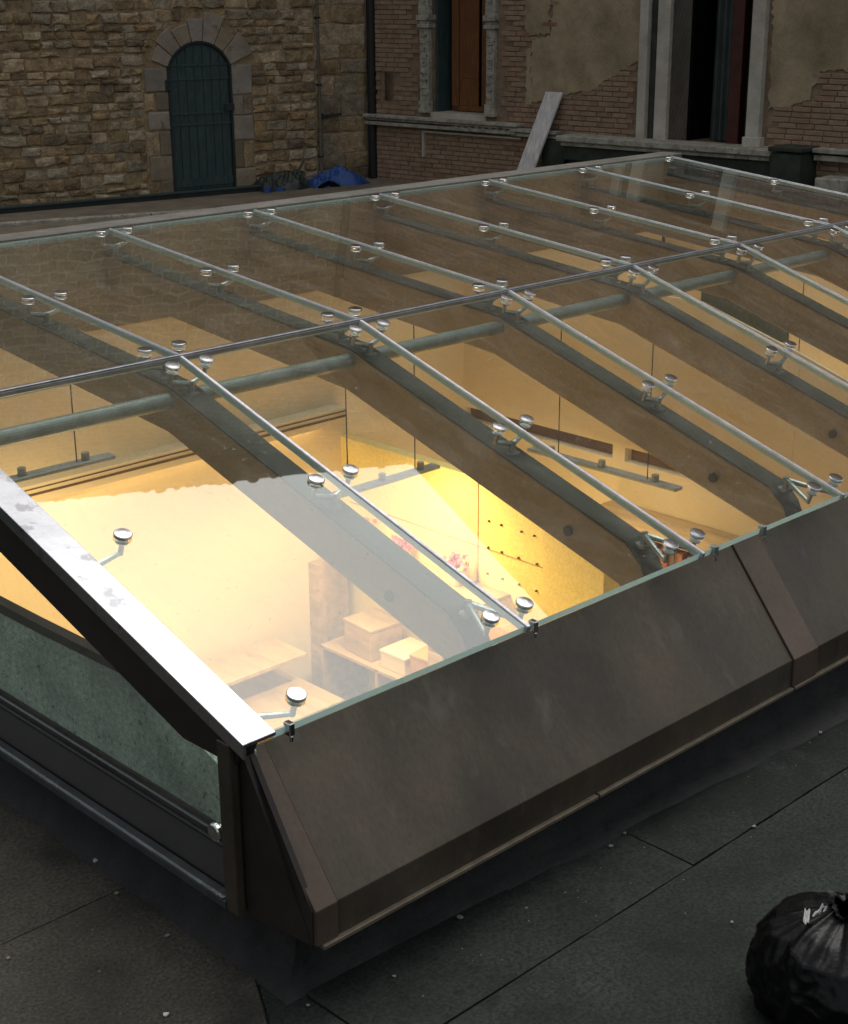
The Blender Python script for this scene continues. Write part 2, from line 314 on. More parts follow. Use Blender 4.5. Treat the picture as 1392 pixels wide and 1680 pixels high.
M['pebble'] = mat('pale chip', [(0.154, 0.14, 0.119), (0.238, 0.224, 0.203), (0.112, 0.0945, 0.077)], 0.85, rnd=True, nscale=20, bump=.4)
M['tile'] = mat('roof tile', [(.17, .09, .055), (.22, .13, .08), (.12, .075, .05)], 0.9, rnd=True, nscale=8, bump=.4)
M['pink'] = mat('pink red paper', [(.45, .05, .08), (.55, .16, .20)], 0.7, nscale=20, bump=.2)
M['cardboard'] = mat('orange cardboard', [(.50, .27, .07)], 0.8, nscale=6, bump=.1)
M['lumi'] = mat('grey luminaire metal', [(.30, .33, .33)], 0.4, metal=.4, bump=.03)
M['cable'] = mat('dark cable', [(.03, .022, .015)], 0.6, bump=0)
M['book'] = mat('book spine', [(.35, .08, .03), (.45, .2, .05), (.12, .06, .03), (.4, .3, .18), (.22, .05, .02)], 0.7, rnd=True, bump=.05)
M['lamp'] = emit_mat('lamp diffuser', (1.0, .80, .45), 9.0)

# ------------------------------------------------------------------ terrace
ter = empty('terrace', (0, 0, 0), kind='structure')
def slab(x0, y0, x1, y1, zt, zb=-0.30): return MB().box((x0, y0, zb), (x1, y1, zt))
HX0, HX1, HY0, HY1 = 2.50, 9.90, 3.18, 7.44          # the hole under the skylight
for (a, b_, c, d) in ((-8, -8, 19, HY0), (-8, HY0, HX0, HY1), (HX1, HY0, 19, HY1), (-8, HY1, 19, 20.5)):
    tag(slab(a, b_, c, d, -0.004).build('deck_slab', M['felt'], ter), kind='structure')
# felt sheets with lapped edges; each sits a few mm above the slab
sheet_rng = random.Random(21)
def sheet(pts, z, t=0.007, m='felt'):
    q = []
    for k in range(len(pts)):
        a, b_ = Vector(pts[k]), Vector(pts[(k + 1) % len(pts)]); n = max(1, int((b_ - a).length / .12))
        for j in range(n):
            v = a.lerp(b_, j / n); w = .0018
            q.append((v.x + sheet_rng.uniform(-w, w), v.y + sheet_rng.uniform(-w, w), z))
    return MB().poly_prism(q, (0, 0, t)).build('felt_sheet', M[m], ter)
gap = 0.0016
xs_ = [2.505, 3.378, 3.970, 4.973, 5.58, 6.6, 7.2, 8.2, 8.8, 9.9]
for i in range(len(xs_) - 1):
    sheet([(xs_[i] + gap, 2.745 + gap), (xs_[i + 1] - gap, 2.745 + gap), (xs_[i + 1] - gap, 3.178), (xs_[i] + gap, 3.178)], 0.0 if i % 2 else 0.004)
sheet([(2.0, 1.75), (11, 1.70), (11, 2.742), (2.506, 2.742), (2.497, 3.41), (1.995, 2.508)], -0.001)
sheet([(0.5, .6), (11, .55), (11, 1.692), (2.0, 1.742), (1.4, 1.74)], 0.003)
sheet([(-2, 4.064), (2.496, 4.064), (2.496, 5.9), (-2, 5.9)], 0.0, m='feltbrownlit')
sheet([(-2, 5.908), (2.496, 5.908), (2.496, 7.4), (-2, 7.4)], 0.003, m='feltbrownlit')
sheet([(-2, 2.9), (1.78, 2.56), (1.99, 2.512), (2.487, 3.415), (2.496, 4.056), (-2, 4.056)], 0.003, m='feltbrownlit')
sheet([(-2, 1.0), (1.3, 1.75), (1.985, 2.50), (1.78, 2.548), (-2, 2.89)], 0.0, m='feltbrownlit')
# paved strip in front of the stone wall
pv = MB().poly_prism([(3.0, 20.3, 0.0), (3.0, 13.4, 0.0), (17.2, 13.4, 0.0), (16.9, 18.9, 0.0)], (0, 0, .012)).build('back_paving', M['paving'], ter)

for (a, b_) in (((3.5, 20.1), (9.98, 18.46)), ((9.99, 18.455), (13.2, 17.33)), ((6, 16.2), (15.2, 14.6))):
    MB().bar((a[0], a[1], .03), (b_[0], b_[1], .03), .12, .05).build('paving_kerb', M['trimstone'], ter, bevel=.01)

# ------------------------------------------------------------------ stone building (local x along the wall, -y out of it, z up)
K0 = Vector((16.89, 18.80, 0.0))
A_S = math.atan2(-.172, .985)
sb = empty('stone_building', K0, A_S, 'tall old building of rough tan rubble stone with a small arched door', 'building')
cm = MB(); cm.box((-16, .016, -.3), (-3.47, 5, 2.21)); cm.box((-2.44, .016, -.3), (0, 5, 2.21)); cm.box((-16, .016, 2.212), (0, 5, 3.15)); cm.box((-3.468, .12, -.3), (-2.442, 5, 2.21)); cm.build('rubble_core', M['mortar'], sb)
MB().box((-16, 0.0, 3.15), (12, 6, 21.4)).build('upper_wall', M['upstone'], sb)
# eaves of half round tiles
e = MB(); e.box((-16.3, -0.59, 21.4), (12.3, 6.2, 21.585)); e.build('eaves', M['tile'], sb)
et = MB()
x = -16.0
while x < 12:
    r = rng.uniform(.05, .15); z = 21.54 + rng.uniform(-.05, .05); y = -.60 + rng.uniform(-.04, .04)
    pts = [(x + r * math.cos(t * math.pi / 6), y, z + rng.uniform(.5, .9) * r * math.sin(t * math.pi / 6)) for t in range(7)]
    et.poly_prism(pts, (0, 1.6, .35)); x += r + rng.uniform(.05, .30)
tag(et.build('eaves_tile', M['tile'], sb), kind='stuff')
# taller block of the same house past the corner, seen only as a reflection
# stones
DL, DR = -3.47, -2.44; DC = (DL + DR) / 2; SPR = 1.86; TOPZ = 2.21
def stone_mesh(w, h, proud, r, mname='rubble_stone', m=None, j=1.0):
    """irregular block, front towards -y, origin at lower left of its bed"""
    bm = bmesh.new()
    k = [(0, 0), (.5, 0), (1, 0), (1, .5), (1, 1), (.5, 1), (0, 1), (0, .5)]
    jx, jz = min(.025, w * .08) * j, min(.02, h * .11) * j
    P = [(u * w + r.uniform(-jx, jx), v * h + r.uniform(-jz, jz)) for u, v in k]
    cx, cz = w / 2, h / 2
    back = [bm.verts.new((x, .07, z)) for x, z in P]
    mid = [bm.verts.new((x, -.002 + r.uniform(-.004, .004), z)) for x, z in P]
    ins = min(.022, h * .14)
    fr = []
    for x, z in P:
        dx = math.copysign(ins * r.uniform(.5, 1.4), cx - x) if abs(x - cx) > w * .2 else 0
        dz = math.copysign(ins * r.uniform(.5, 1.4), cz - z) if abs(z - cz) > h * .2 else 0
        fr.append(bm.verts.new((x + dx, -proud * r.uniform(.6, 1.15), z + dz)))
    c = bm.verts.new((cx + r.uniform(-.15, .15) * w, -proud * r.uniform(1.0, 1.35), cz + r.uniform(-.12, .12) * h))
    for i in range(8):
        q = (i + 1) % 8
        bm.faces.new((back[i], back[q], mid[q], mid[i])); bm.faces.new((mid[i], mid[q], fr[q], fr[i])); bm.faces.new((fr[i], fr[q], c))
    bmesh.ops.recalc_face_normals(bm, faces=bm.faces)
    me = bpy.data.meshes.new(mname); bm.to_mesh(me); bm.free(); me.materials.append(m or M['stone'])
    return me
stones = []
z = -0.06; ci = 0
while z < 3.1:
    h = rng.choice((.09, .11, .125, .14, .155, .165, .18)) ; h = min(h, 3.16 - z)
    if h < .07: break
    # door surround at this height
    zc = z + h / 2
    if zc < SPR: ex = (DL - rng.choice((.02, .04)) - .38, DR + .36)
    elif zc < 2.62:
        hw = math.sqrt(max(0.0, .93 ** 2 - ((zc - 1.68) / 1.0) ** 2)); ex = (DC - hw, DC + hw)
    else: ex = None
    segs = [(-7.6, -0.96)] if ex is None else [(-7.6, ex[0]), (ex[1], -0.96)]
    for s0, s1 in segs:
        x = s0 + (-rng.uniform(0, .2) if s0 < -7 else 0)
        while x < s1 - .03:
            w = min(rng.uniform(1.0, 2.2) * max(h, .13) + .03, s1 - x)
            if s1 - x - w < .09: w = s1 - x
            zz = z + .02 * math.sin(x * 1.7 + ci)
            if rng.random() > .02: stones.append((x + .006, zz + .005, w - rng.uniform(.012, .022), h - rng.uniform(.012, .026), rng.uniform(.004, .045)))
            x += w
    z += h; ci += 1
# larger, smoother corner blocks by the drain pipe
z = -0.06
while z < 3.1:
    h = min(rng.uniform(.2, .34), 3.16 - z)
    if h < .08: break
    x = -0.955
    while x < -0.02:
        w = min(rng.uniform(.28, .55), -0.0 - x)
        if -x - w < .12: w = -x
        stones.append((x + .006, z + .005, w - .014, h - .014, rng.uniform(.006, .022)))
        x += w
    z += h
vis = [s for s in stones if s[0] > -6.4 and s[1] < 2.75]
vis.sort(key=lambda s: -s[2] * s[3]); near = set(map(id, vis[:278]))
rest = bmesh.new()
for s in stones:
    me = stone_mesh(s[2], s[3], s[4], rng)
    if id(s) in near: link_obj('stone', me, sb, (s[0], 0.012, s[1]))
    else:
        me.transform(Matrix.Translation((s[0], 0.012, s[1]))); rest.from_mesh(me); bpy.data.meshes.remove(me)
me = bpy.data.meshes.new('small_stones'); rest.to_mesh(me); rest.free(); me.materials.append(M['stone'])
tag(link_obj('small_stones', me, sb), kind='stuff')
# dressed jambs
for side, x0 in ((-1, DL), (1, DR)):
    zz = -0.05
    k = 0
    while zz < SPR - .02:
        h = min(rng.uniform(.24, .42), SPR - zz)
        if SPR - zz - h < .12: h = SPR - zz
        w = (.20, .37)[k % 2] if side < 0 else (.34, .19)[k % 2]
        w += rng.uniform(-.03, .03)
        me = stone_mesh(w, h - .012, rng.uniform(.012, .02), rng, 'jamb_stone', M['dressed'], .4)
        link_obj('jamb_stone', me, sb, (x0 - w - .004 if side < 0 else x0 + .004, .0, zz + .006))
        # filler behind the shorter stones
        fw = (.395 if side < 0 else .36) - w
        if fw > .06:
            me = stone_mesh(fw - .014, h - .016, .015, rng)
            link_obj('stone', me, sb, (x0 - w - fw - .0 if side < 0 else x0 + w + .014, .012, zz + .006))
        zz += h; k += 1
# arch: intrados is a segment through springing and crown
hw = (DR - DL) / 2; rise = TOPZ - SPR; AR = (hw * hw + rise * rise) / (2 * rise); ACZ = TOPZ - AR
a0 = math.atan2(SPR - ACZ, hw)
def arc(r, t): return (DC + r * math.cos(t), ACZ + r * math.sin(t))
cuts = [a0 - .10]; fr_ = [0, .17, .30, .45, .58, .73, .87, 1.0]
angs = [a0 + (math.pi - 2 * a0) * f for f in fr_]
for i in range(len(angs) - 1):
    t0, t1 = angs[i] + .008, angs[i + 1] - .008
    ro = AR + rng.uniform(.27, .43)
    pts = [arc(AR + .006, t0), arc(AR + .006, (t0 + t1) / 2), arc(AR + .006, t1), arc(ro, t1), arc(ro + .01, (t0 + t1) / 2), arc(ro, t0)]
    MB().poly_prism([(x, .06, z_) for x, z_ in pts], (0, -.075 - rng.uniform(0, .01), 0)).build('voussoir', M['dressed'], sb, bevel=.008)
# spandrel filler stones beside the arch
for i in range(14):
    pass
# door (a part of the building) with planks and straps
dr = MB()
dp = [(DL + .01, 0.06, .02), (DR - .01, .06, .02), (DR - .01, .06, SPR)] + [(arc(AR - .01, a0 + (math.pi - 2 * a0) * k / 10)[0], .06, arc(AR - .01, a0 + (math.pi - 2 * a0) * k / 10)[1]) for k in range(1, 10)] + [(DL + .01, .06, SPR)]
dr.poly_prism(dp, (0, -.03, 0)); door = dr.build('door', M['doorgreen'], sb)
nb = 7; bw_ = (DR - DL - .06) / nb
for i in range(nb):
    x0 = DL + .03 + i * bw_; x1 = x0 + bw_ - .012; xm = (x0 + x1) / 2
    tz = lambda x: ACZ + math.sqrt(max(0, (AR - .05) ** 2 - (x - DC) ** 2))
    MB().poly_prism([(x0, .03, .06), (x1, .03, .06), (x1, .03, tz(x1)), (xm, .03, tz(xm)), (x0, .03, tz(x0))], (0, -.014 - rng.uniform(0, .003), 0)).build('plank', M['doorgreen'], door, bevel=.004)
for zz, hh in ((.10, .13), (1.0, .035), (1.16, .035), (1.66, .03), (1.86, .03)):
    MB().box((DL + .025, .004, zz), (DR - .025, .0135, zz + hh)).build('strap', M['doorgreen'], door, bevel=.003)
MB().box((DR - .13, -.03, 1.19), (DR + .03, .003, 1.30)).build('lock_case', M['iron'], door, bevel=.006)
MB().box((DL - .06, -.03, 1.52), (DL + .02, .003, 1.68)).build('hinge', M['iron'], door, bevel=.006)
dfm = MB()
arcp = [(arc(AR + .004, a0 + (math.pi - 2 * a0) * k / 12)) for k in range(13)]
for (p, q) in zip(arcp[:-1], arcp[1:]): dfm.bar((p[0], .0, p[1]), (q[0], .0, q[1]), .05, .03, (0, 1, 0))
dfm.box((DL - .012, -.02, 0), (DL + .022, .03, SPR)); dfm.box((DR - .022, -.02, 0), (DR + .012, .03, SPR))
dfm.build('door_frame', M['iron'], sb)
MB().box((DL - .08, -.10, -.02), (DR + .06, .04, .018)).build('threshold', M['darkwood'], sb)
# pipes and bracket on the stone wall
tp = empty('thin_pipe', sb.matrix_world @ Vector((-.92, -.05, 0)), A_S, 'thin grey pipe running down the stone wall right of the door', 'pipe')
MB().cyl((0, 0, .75), (0, 0, 3.4), .022, n=10).build('upper_length', M['pipegrey'], tp)
MB().cyl((0, 0, .0), (0, 0, .75), .030, n=10).cyl((0, 0, .72), (0, 0, .78), .038, n=10).build('lower_length', M['pipegrey'], tp)
for zz in (.4, 1.5, 2.5): MB().box((-.035, -.03, zz), (.035, .05, zz + .03)).build('clip', M['iron'], tp)
br = empty('iron_bracket', sb.matrix_world @ Vector((-.88, 0, 1.03)), A_S, 'short dark iron spike sticking out of the stone wall beside the thin pipe', 'bracket')
MB().bar((0, -.03, 0), (.34, -.06, .02), .03, .035).build('spike', M['iron'], br); MB().box((-.03, -.035, -.04), (.03, .03, .05)).build('wall_plate', M['iron'], br)
dp_ = empty('drain_pipe', sb.matrix_world @ Vector((.02, -.10, 0)), A_S, 'thick black drain pipe in the corner where stone and brick walls meet', 'pipe')
MB().cyl((0, 0, -.02), (0, 0, 8), .075, n=14).build('pipe', M['pipeblack'], dp_, smooth=False)
for zz in (1.35, 3.2): MB().cyl((0, 0, zz), (0, 0, zz + .06), .092, n=14).build('collar', M['pipeblack'], dp_)
# low iron kerb in front of the wall
kb = empty('iron_kerb', sb.matrix_world @ Vector((-4.2, -.42, 0)), A_S, 'low dark iron kerb along the foot of the stone wall', 'kerb')
MB().box((-7, -.05, .01), (2.05, .05, .085)).build('kerb_body', M['iron'], kb)
MB().box((-7, -.085, .085), (2.05, .075, .10)).build('kerb_flange', M['doorgreen'], kb)

# ------------------------------------------------------------------ brick wing
A_B = math.atan2(-.997, .08)
bb = empty('brick_building', K0, A_B, 'red brick wing with flaking plaster, stone framed window and tall curtained opening', 'building')
WA0, WA1, WZ0, WZ1 = 1.36, 2.46, 1.08, 3.3
OA0, OA1, OZ0, OZ1 = 5.67, 6.93, .90, 4.6
def bwall(x0, x1, z0, z1, mm, d=.03): MB().box((x0, d, z0), (x1, 6, z1)).build('wall', M[mm], bb)
bwall(.0, WA0, -.3, 3.15, 'brickmortar'); bwall(WA0, WA1, -.3, WZ0, 'brickmortar'); bwall(WA1, OA0, -.3, 3.15, 'brickmortar')
bwall(OA0, OA1, -.3, OZ0, 'brickmortar'); bwall(OA1, 15, -.3, 3.15, 'brickmortar')
bwall(.0, WA0, 3.15, 13.55, 'upbrick', .02); bwall(WA0, WA1, WZ1, 13.55, 'upbrick', .02); bwall(WA1, OA0, 3.15, 13.55, 'upbrick', .02)
bwall(OA0, OA1, OZ1, 13.55, 'upbrick', .02); bwall(OA1, 15, 3.15, 13.55, 'upbrick', .02)
MB().box((-.2, -.5, 13.55), (15.3, 6.2, 13.72)).box((-.2, -.60, 13.722), (15.3, 6.2, 13.80)).build('eaves', M['tile'], bb)
def jag(poly, r, amp=.03, step=.045):
    out = []
    n = len(poly)
    for i in range(n):
        p, q = Vector(poly[i]), Vector(poly[(i + 1) % n]); L = (q - p).length; k = max(1, int(L / step))
        for j in range(k):
            v = p.lerp(q, j / k); a = amp if j else amp * .4
            out.append((v.x + r.uniform(-a, a), v.y + r.uniform(-a, a)))
    return out
patches = [
    [(3.66, 3.1), (5.16, 3.1), (5.18, 2.0), (4.92, 1.86), (4.70, 1.74), (4.30, 1.53), (4.0, 1.50), (3.84, 1.40), (3.60, 1.37), (3.30, 1.34), (3.28, 2.22), (3.64, 2.26)],
    [(3.16, 3.1), (3.60, 3.1), (3.60, 2.32), (3.18, 2.24)],
    [(7.16, 3.1), (8.8, 3.1), (9.6, 3.1), (9.6, 1.95), (8.3, 1.93), (7.9, 1.92), (7.80, 1.62), (7.72, 1.55), (7.50, 1.46), (7.20, 1.42)],
    [(3.20, 1.30), (3.30, 1.30), (3.28, 2.1), (3.20, 2.1)],
    [(8.25, 1.60), (9.6, 1.62), (9.6, 1.2), (8.6, 1.32)],
]
def inside(p, poly):
    x, y = p; c = False; n = len(poly)
    for i in range(n):
        x0, y0 = poly[i]; x1, y1 = poly[(i + 1) % n]
        if (y0 > y) != (y1 > y) and x < (x1 - x0) * (y - y0) / (y1 - y0) + x0: c = not c
    return c
for i, p in enumerate(patches):
    th = .018 + .0015 * i
    MB().poly_prism([(x, .045, z_) for x, z_ in jag(p, rng)], (0, -th - .014, 0)).build('plaster_patch', M['plaster'], bb)
# bricks
bl = []
z = -.02; row = 0
while z < 3.1:
    x = .03 - (row % 2) * .135 + rng.uniform(-.02, .02)
    while x < 9.6:
        w = .258 + rng.uniform(-.02, .02)
        x0, x1 = max(x, .03), x + w
        zc, xc = z + .03, (x0 + x1) / 2
        ok = x1 - x0 > .06 and not (WA0 - .24 < x1 and x0 < WA1 + .24 and zc > .98) and not (OA0 - .50 < x1 and x0 < OA1 + .24 and zc > .88)
        ok = ok and not (.84 < zc < 1.0 and x0 < 3.75) and not any(inside((xc, zc), p) for p in patches)
        ok = ok and not (3.86 < xc < 7.8 and zc < .9) and not (.34 < x1 and x0 < .56 and 1.22 < zc < 1.70)
        if ok: bl.append((x0, z, x1 - x0))
        x += w + .011
    z += .0715; row += 1
def brick_mesh(w, r):
    return MB().poly_prism([(0, 0, 0), (w, 0, 0), (w, 0, .059), (0, 0, .059)], (0, .06, 0))
bl.sort(key=lambda q: -(q[0] + (0 if q[2] > .2 and .05 < q[1] < 2.75 and q[0] < 8.5 else -20)))
shared = [MB().box((0, 0, 0), (.258, .06, .059)).mesh('brick', M['brick'], bevel=.005) for _ in range(1)]
rb = MB()
cnt = 0
for (x, z_, w) in bl:
    pr = rng.uniform(-.006, .003)
    if cnt < 290 and w > .2 and z_ > .05 and z_ < 2.75 and x < 8.5:
        o = link_obj('brick', shared[0], bb, (x, .014 + pr, z_ + rng.uniform(-.002, .002))); o.scale = (w / .258, 1, rng.uniform(.94, 1.04)); cnt += 1
    else:
        rb.box((x, .014 + pr, z_), (x + w, .07, z_ + .059))
tag(rb.build('far_bricks', M['brick'], bb), kind='stuff')
# small slot
MB().box((.35, .03, 1.24), (.54, .032, 1.68)).build('slot_niche', M['black'], bb)
# window
wn = MB().box((WA0 - .0, .55, WZ0), (WA1 + .0, .60, WZ1)); win = wn.build('window', M['black'], bb)
def pilaster(x0, x1):
    p = MB()
    p.box((x0, -.06, WZ0 + .02), (x1, .10, WZ0 + .20)); p.box((x0 + .02, -.045, WZ0 + .20), (x1 - .02, .10, 2.36))
    p.box((x0 - .01, -.075, 2.36), (x1 + .01, .10, 2.42)); p.box((x0 + .01, -.05, 2.42), (x1 - .01, .10, 2.47)); p.box((x0 - .015, -.085, 2.47), (x1 + .015, .10, 2.55)); p.box((x0, -.05, 2.55), (x1, .10, 3.3))
    for k in range(9): p.box((x0 + .05, -.058, 1.36 + k * .11), (x1 - .05, -.046, 1.42 + k * .11))
    return p
pilaster(WA0 - .22, WA0 + .0).build('pilaster', M['trimstone'], win, bevel=.006); pilaster(WA1, WA1 + .19).build('pilaster', M['trimstone'], win, bevel=.006)
MB().box((WA0, -.02, WZ0 - .08), (WA1, .55, WZ0 + .035)).build('sill', M['palestone'], win)
MB().box((WA0 + .001, .10, WZ0 + .04), (WA0 + .05, .55, WZ1)).build('reveal', M['doorgreen'], win)
MB().box((WA1 - .05, .10, WZ0 + .04), (WA1 - .001, .55, WZ1)).build('reveal', M['black'], win)
sh = MB(); sh.box((1.52, .30, 1.13), (1.66, .36, 3.2)); sh.box((1.52, .30, 1.13), (2.44, .355, 1.21)); sh.box((2.12, .295, 1.21), (2.26, .365, 3.2))
sh.build('shutter_frame', M['orangewood'], win, bevel=.004)
MB().box((1.66, .325, 1.21), (2.04, .345, 1.62)).box((1.66, .325, 1.70), (2.04, .345, 3.2)).box((1.66, .32, 1.62), (2.04, .35, 1.70)).build('shutter_panel', M['orangewood'], win, bevel=.004)
# string courses and mouldings
c = MB(); c.box((.02, -.15, .985), (3.15, .06, 1.035)); c.box((.02, -.10, .945), (3.13, .06, .984)); c.box((.02, -.12, .87), (3.1, .06, .925)); c.build('string_course', M['trimstone'], bb, bevel=.008)
c = MB()
for k in range(9): c.box((1.9 + k * .135, -.105, .928), (1.97 + k * .135, .03, .943))
c.build('dentil_row', M['trimstone'], bb)
c = MB(); c.box((3.0, -.13, .915), (3.86, .06, .965)); c.box((3.0, -.09, .85), (3.86, .06, .90)); c.build('lower_string_course', M['trimstone'], bb, bevel=.006)
c = MB(); c.box((1.19, -.04, .80), (3.15, .05, .83)); c.box((1.19, -.04, .42), (1.225, .05, .799)); c.build('panel_moulding', M['palestone'], bb, bevel=.004)
# tall opening
op = MB().box((OA0 - .0, 1.4, OZ0), (OA1, 1.45, OZ1)).build('tall_opening', M['black'], bb)
c = MB(); c.box((5.21, -.09, OZ0), (5.345, .2, OZ1)); c.build('jamb_strip', M['palestone'], op, bevel=.006)
MB().box((5.35, .0, OZ0), (5.47, .2, OZ1)).build('jamb_recess', M['mossstone'], op)
MB().box((5.475, -.05, OZ0), (5.67, .5, OZ1)).build('jamb_block', M['palestone'], op, bevel=.006)
c = MB(); c.box((6.93, -.08, OZ0), (7.12, .3, OZ1)); c.box((6.90, -.10, OZ0), (7.16, .3, OZ0 + .16)); c.build('jamb_block', M['palestone'], op, bevel=.006)
MB().box((OA0 + .002, .5, OZ0), (OA0 + .05, 1.4, OZ1)).build('reveal', M['black'], op)
def curtain(x0, x1, y, n, amp): return MB().grid(lambda u, v: (x0 + (x1 - x0) * u, y + amp * math.sin(u * n * 2 * math.pi + .6 * math.sin(v * 3)) + .01 * math.sin(u * 23), OZ0 + .02 + (OZ1 - OZ0 - .04) * v), 48, 6)
curtain(6.02, 6.40, .55, 4, .035).build('curtain', M['curtain'], op, smooth=True)
curtain(6.62, 6.95, .42, 4, .035).build('curtain', M['curtain'], op, smooth=True)
MB().box((6.40, .34, OZ0), (6.58, .50, OZ1)).build('post', M['redwood'], op, bevel=.006)
# balcony ledge under the opening
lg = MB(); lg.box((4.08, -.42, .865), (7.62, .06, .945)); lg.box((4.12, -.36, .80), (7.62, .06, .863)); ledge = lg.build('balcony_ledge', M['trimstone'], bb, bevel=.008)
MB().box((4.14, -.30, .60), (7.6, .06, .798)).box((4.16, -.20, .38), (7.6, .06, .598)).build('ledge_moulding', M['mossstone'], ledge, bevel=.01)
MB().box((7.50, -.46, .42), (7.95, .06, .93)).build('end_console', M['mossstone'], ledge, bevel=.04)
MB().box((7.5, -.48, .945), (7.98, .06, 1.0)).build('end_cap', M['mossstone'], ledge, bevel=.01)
c = MB(); c.box((7.98, -.2, .93), (15, .06, .985)); c.box((7.98, -.15, .83), (15, .06, .90)); c.build('right_string_course', M['trimstone'], bb, bevel=.006)
MB().box((8.2, -.5, .45), (9.0, .02, .66)).build('stone_block', M['trimstone'], bb, bevel=.01)
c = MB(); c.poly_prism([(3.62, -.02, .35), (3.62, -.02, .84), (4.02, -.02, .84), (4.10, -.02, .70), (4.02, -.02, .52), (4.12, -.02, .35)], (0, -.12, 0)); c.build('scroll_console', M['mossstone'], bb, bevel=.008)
# leaning board
pb = bb.matrix_world @ Vector((3.40, -.50, 0.0))
pl = empty('leaning_board', pb, A_B, 'pale grey board leaning against the brick wall left of the balcony ledge', 'board')
c = MB(); lx, ly = .36, .44
c.poly_prism([(-.14, 0, .012), (.16, 0, .012), (.16, .035, .0), (-.14, .035, .0)], (lx * .98, ly, 1.50)); c.build('board', M['plank'], pl, bevel=.005)

# ------------------------------------------------------------------ bags and tarpaulins at the wall foot
def tarp(name, a, b, dep, h, m, lab, seed, lean=.5):
    r = random.Random(seed)
    ph = [r.uniform(0, 6.28) for _ in range(8)]
    e_ = empty(name, sb.matrix_world @ Vector(((a + b) / 2, -dep / 2 - .08, 0)), A_S, lab, 'tarpaulin')
    w = b - a
    def fn(u, v):
        x = (u - .5) * w; y = (v - .5) * dep
        du, dv = abs(2 * u - 1), abs(2 * v - 1)
        k = max(0, 1 - du ** 2.6) * max(0, 1 - dv ** 2.4)
        z_ = h * k ** .55 * (.62 + .20 * math.sin(8 * u + ph[0]) + .17 * math.sin(15 * u + 6 * v + ph[1]) + .13 * math.sin(19 * v + 9 * u + ph[2]) + .10 * abs(math.sin(31 * u - 14 * v + ph[5])) + .06 * math.sin(47 * u + 23 * v + ph[6]))
        x += .04 * math.sin(9 * v + ph[3]) * k; y += .05 * math.sin(11 * u + ph[4])
        return (x, y, .014 + max(0, z_))
    return e_, fn
e_, fn = tarp('plastic_sheet', -2.28, -1.36, .55, .29, None, 'crumpled dark green plastic sheet heaped beside the arched door', 3)
MB().grid(fn, 56, 24).build('sheet', M['tarpgreen'], e_)
MB().cyl((.30, .05, .2), (.44, .05, .42), .03, .012, 8).build('twisted_end', M['tarpgreen'], e_)
MB().grid(lambda u, v: (-.47 + u * .35, -.30 - .05 * math.sin(u * 9), .012 + .09 * v * (1 - .5 * u)), 10, 3).build('blue_hem', M['tarpblue'], e_)
e_, fn = tarp('blue_tarpaulin', -1.42, -.34, .6, .235, None, 'bright blue tarpaulin lying crumpled at the foot of the drain pipe wall', 11)
MB().grid(fn, 64, 26).build('sheet', M['tarpblue'], e_)
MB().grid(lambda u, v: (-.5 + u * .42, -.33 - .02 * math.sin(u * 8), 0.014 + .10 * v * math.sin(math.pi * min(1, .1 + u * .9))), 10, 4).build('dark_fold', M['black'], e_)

# ------------------------------------------------------------------ skylight
EY, EZ, FY, FZ, TY, TZ = 3.235, .905, 5.22, 1.53, 7.28, 1.732
GX0, DX = 2.49, 1.01
def sx(k): return 3.60 + DX * (k - 1)
GX1 = sx(7) + .06
ML, MU = (FZ - EZ) / (FY - EY), (TZ - FZ) / (TY - FY)
def gz(y): return EZ + ML * (y - EY) if y < FY else FZ + MU * (y - FY)
NL = Vector((0, -ML, 1)).normalized(); NU = Vector((0, -MU, 1)).normalized()
SO = Vector((2.5, 3.05, 0))
sk = empty('glass_skylight', SO, 0, 'long folded glass roof light with steel rafters glowing over the lit room', 'skylight')
def SB(mb, name, m, parent=None, **kw):
    o = mb.build(name, m, parent or sk, off=SO if parent is None else SO, **kw); return o
TH = .028
def pane(x0, x1, y0, y1):
    n = NL if y0 < FY - .1 else NU
    a, b = Vector((0, y0, gz(y0 + (1e-4 if y0 > FY - .01 else 0)))), Vector((0, y1, gz(y1 - 1e-4)))
    mb = MB(); pts = [(x0, a.y, a.z), (x1, a.y, a.z), (x1, b.y, b.z), (x0, b.y, b.z)]
    mb.poly_prism(pts, -n * TH)
    bmesh.ops.recalc_face_normals(mb.bm, faces=mb.bm.faces)
    for f in mb.bm.faces:
        d = f.normal.dot(n); f.material_index = 0 if d > .9 else (1 if d < -.9 else 2)
    return SB(mb, 'glass_pane', [M['glass'], M['clear'], M['glassedge']])
jx = .0085
bnd = [GX0] + [sx(k) for k in range(1, 8)]
for i in range(7):
    x0 = bnd[i] + (jx if i else 0); x1 = bnd[i + 1] - jx
    pane(x0, x1, EY, FY - .0115); pane(x0, x1, FY + .0115, TY)
# joint strips on the seams, a little proud
def strip(x, y0, y1, n, w=.0155):
    mb = MB(); a = Vector((x, y0, gz(y0))) - n * .0085; b = Vector((x, y1, gz(y1))) - n * .0085
    mb.bar(a, b, w, .027, n); return SB(mb, 'joint_strip', M['silicone'], bevel=.002)
for k in range(1, 8):
    s = sx(k) + (.0 if k < 7 else .002)
    strip(s, EY - .012, FY - .012, NL); strip(s, FY + .012, TY, NU)
mb = MB(); mb.bar((GX0, FY, FZ - .009), (GX1, FY, FZ - .009), .021, .030); SB(mb, 'fold_strip', M['darkjoint'], bevel=.003)
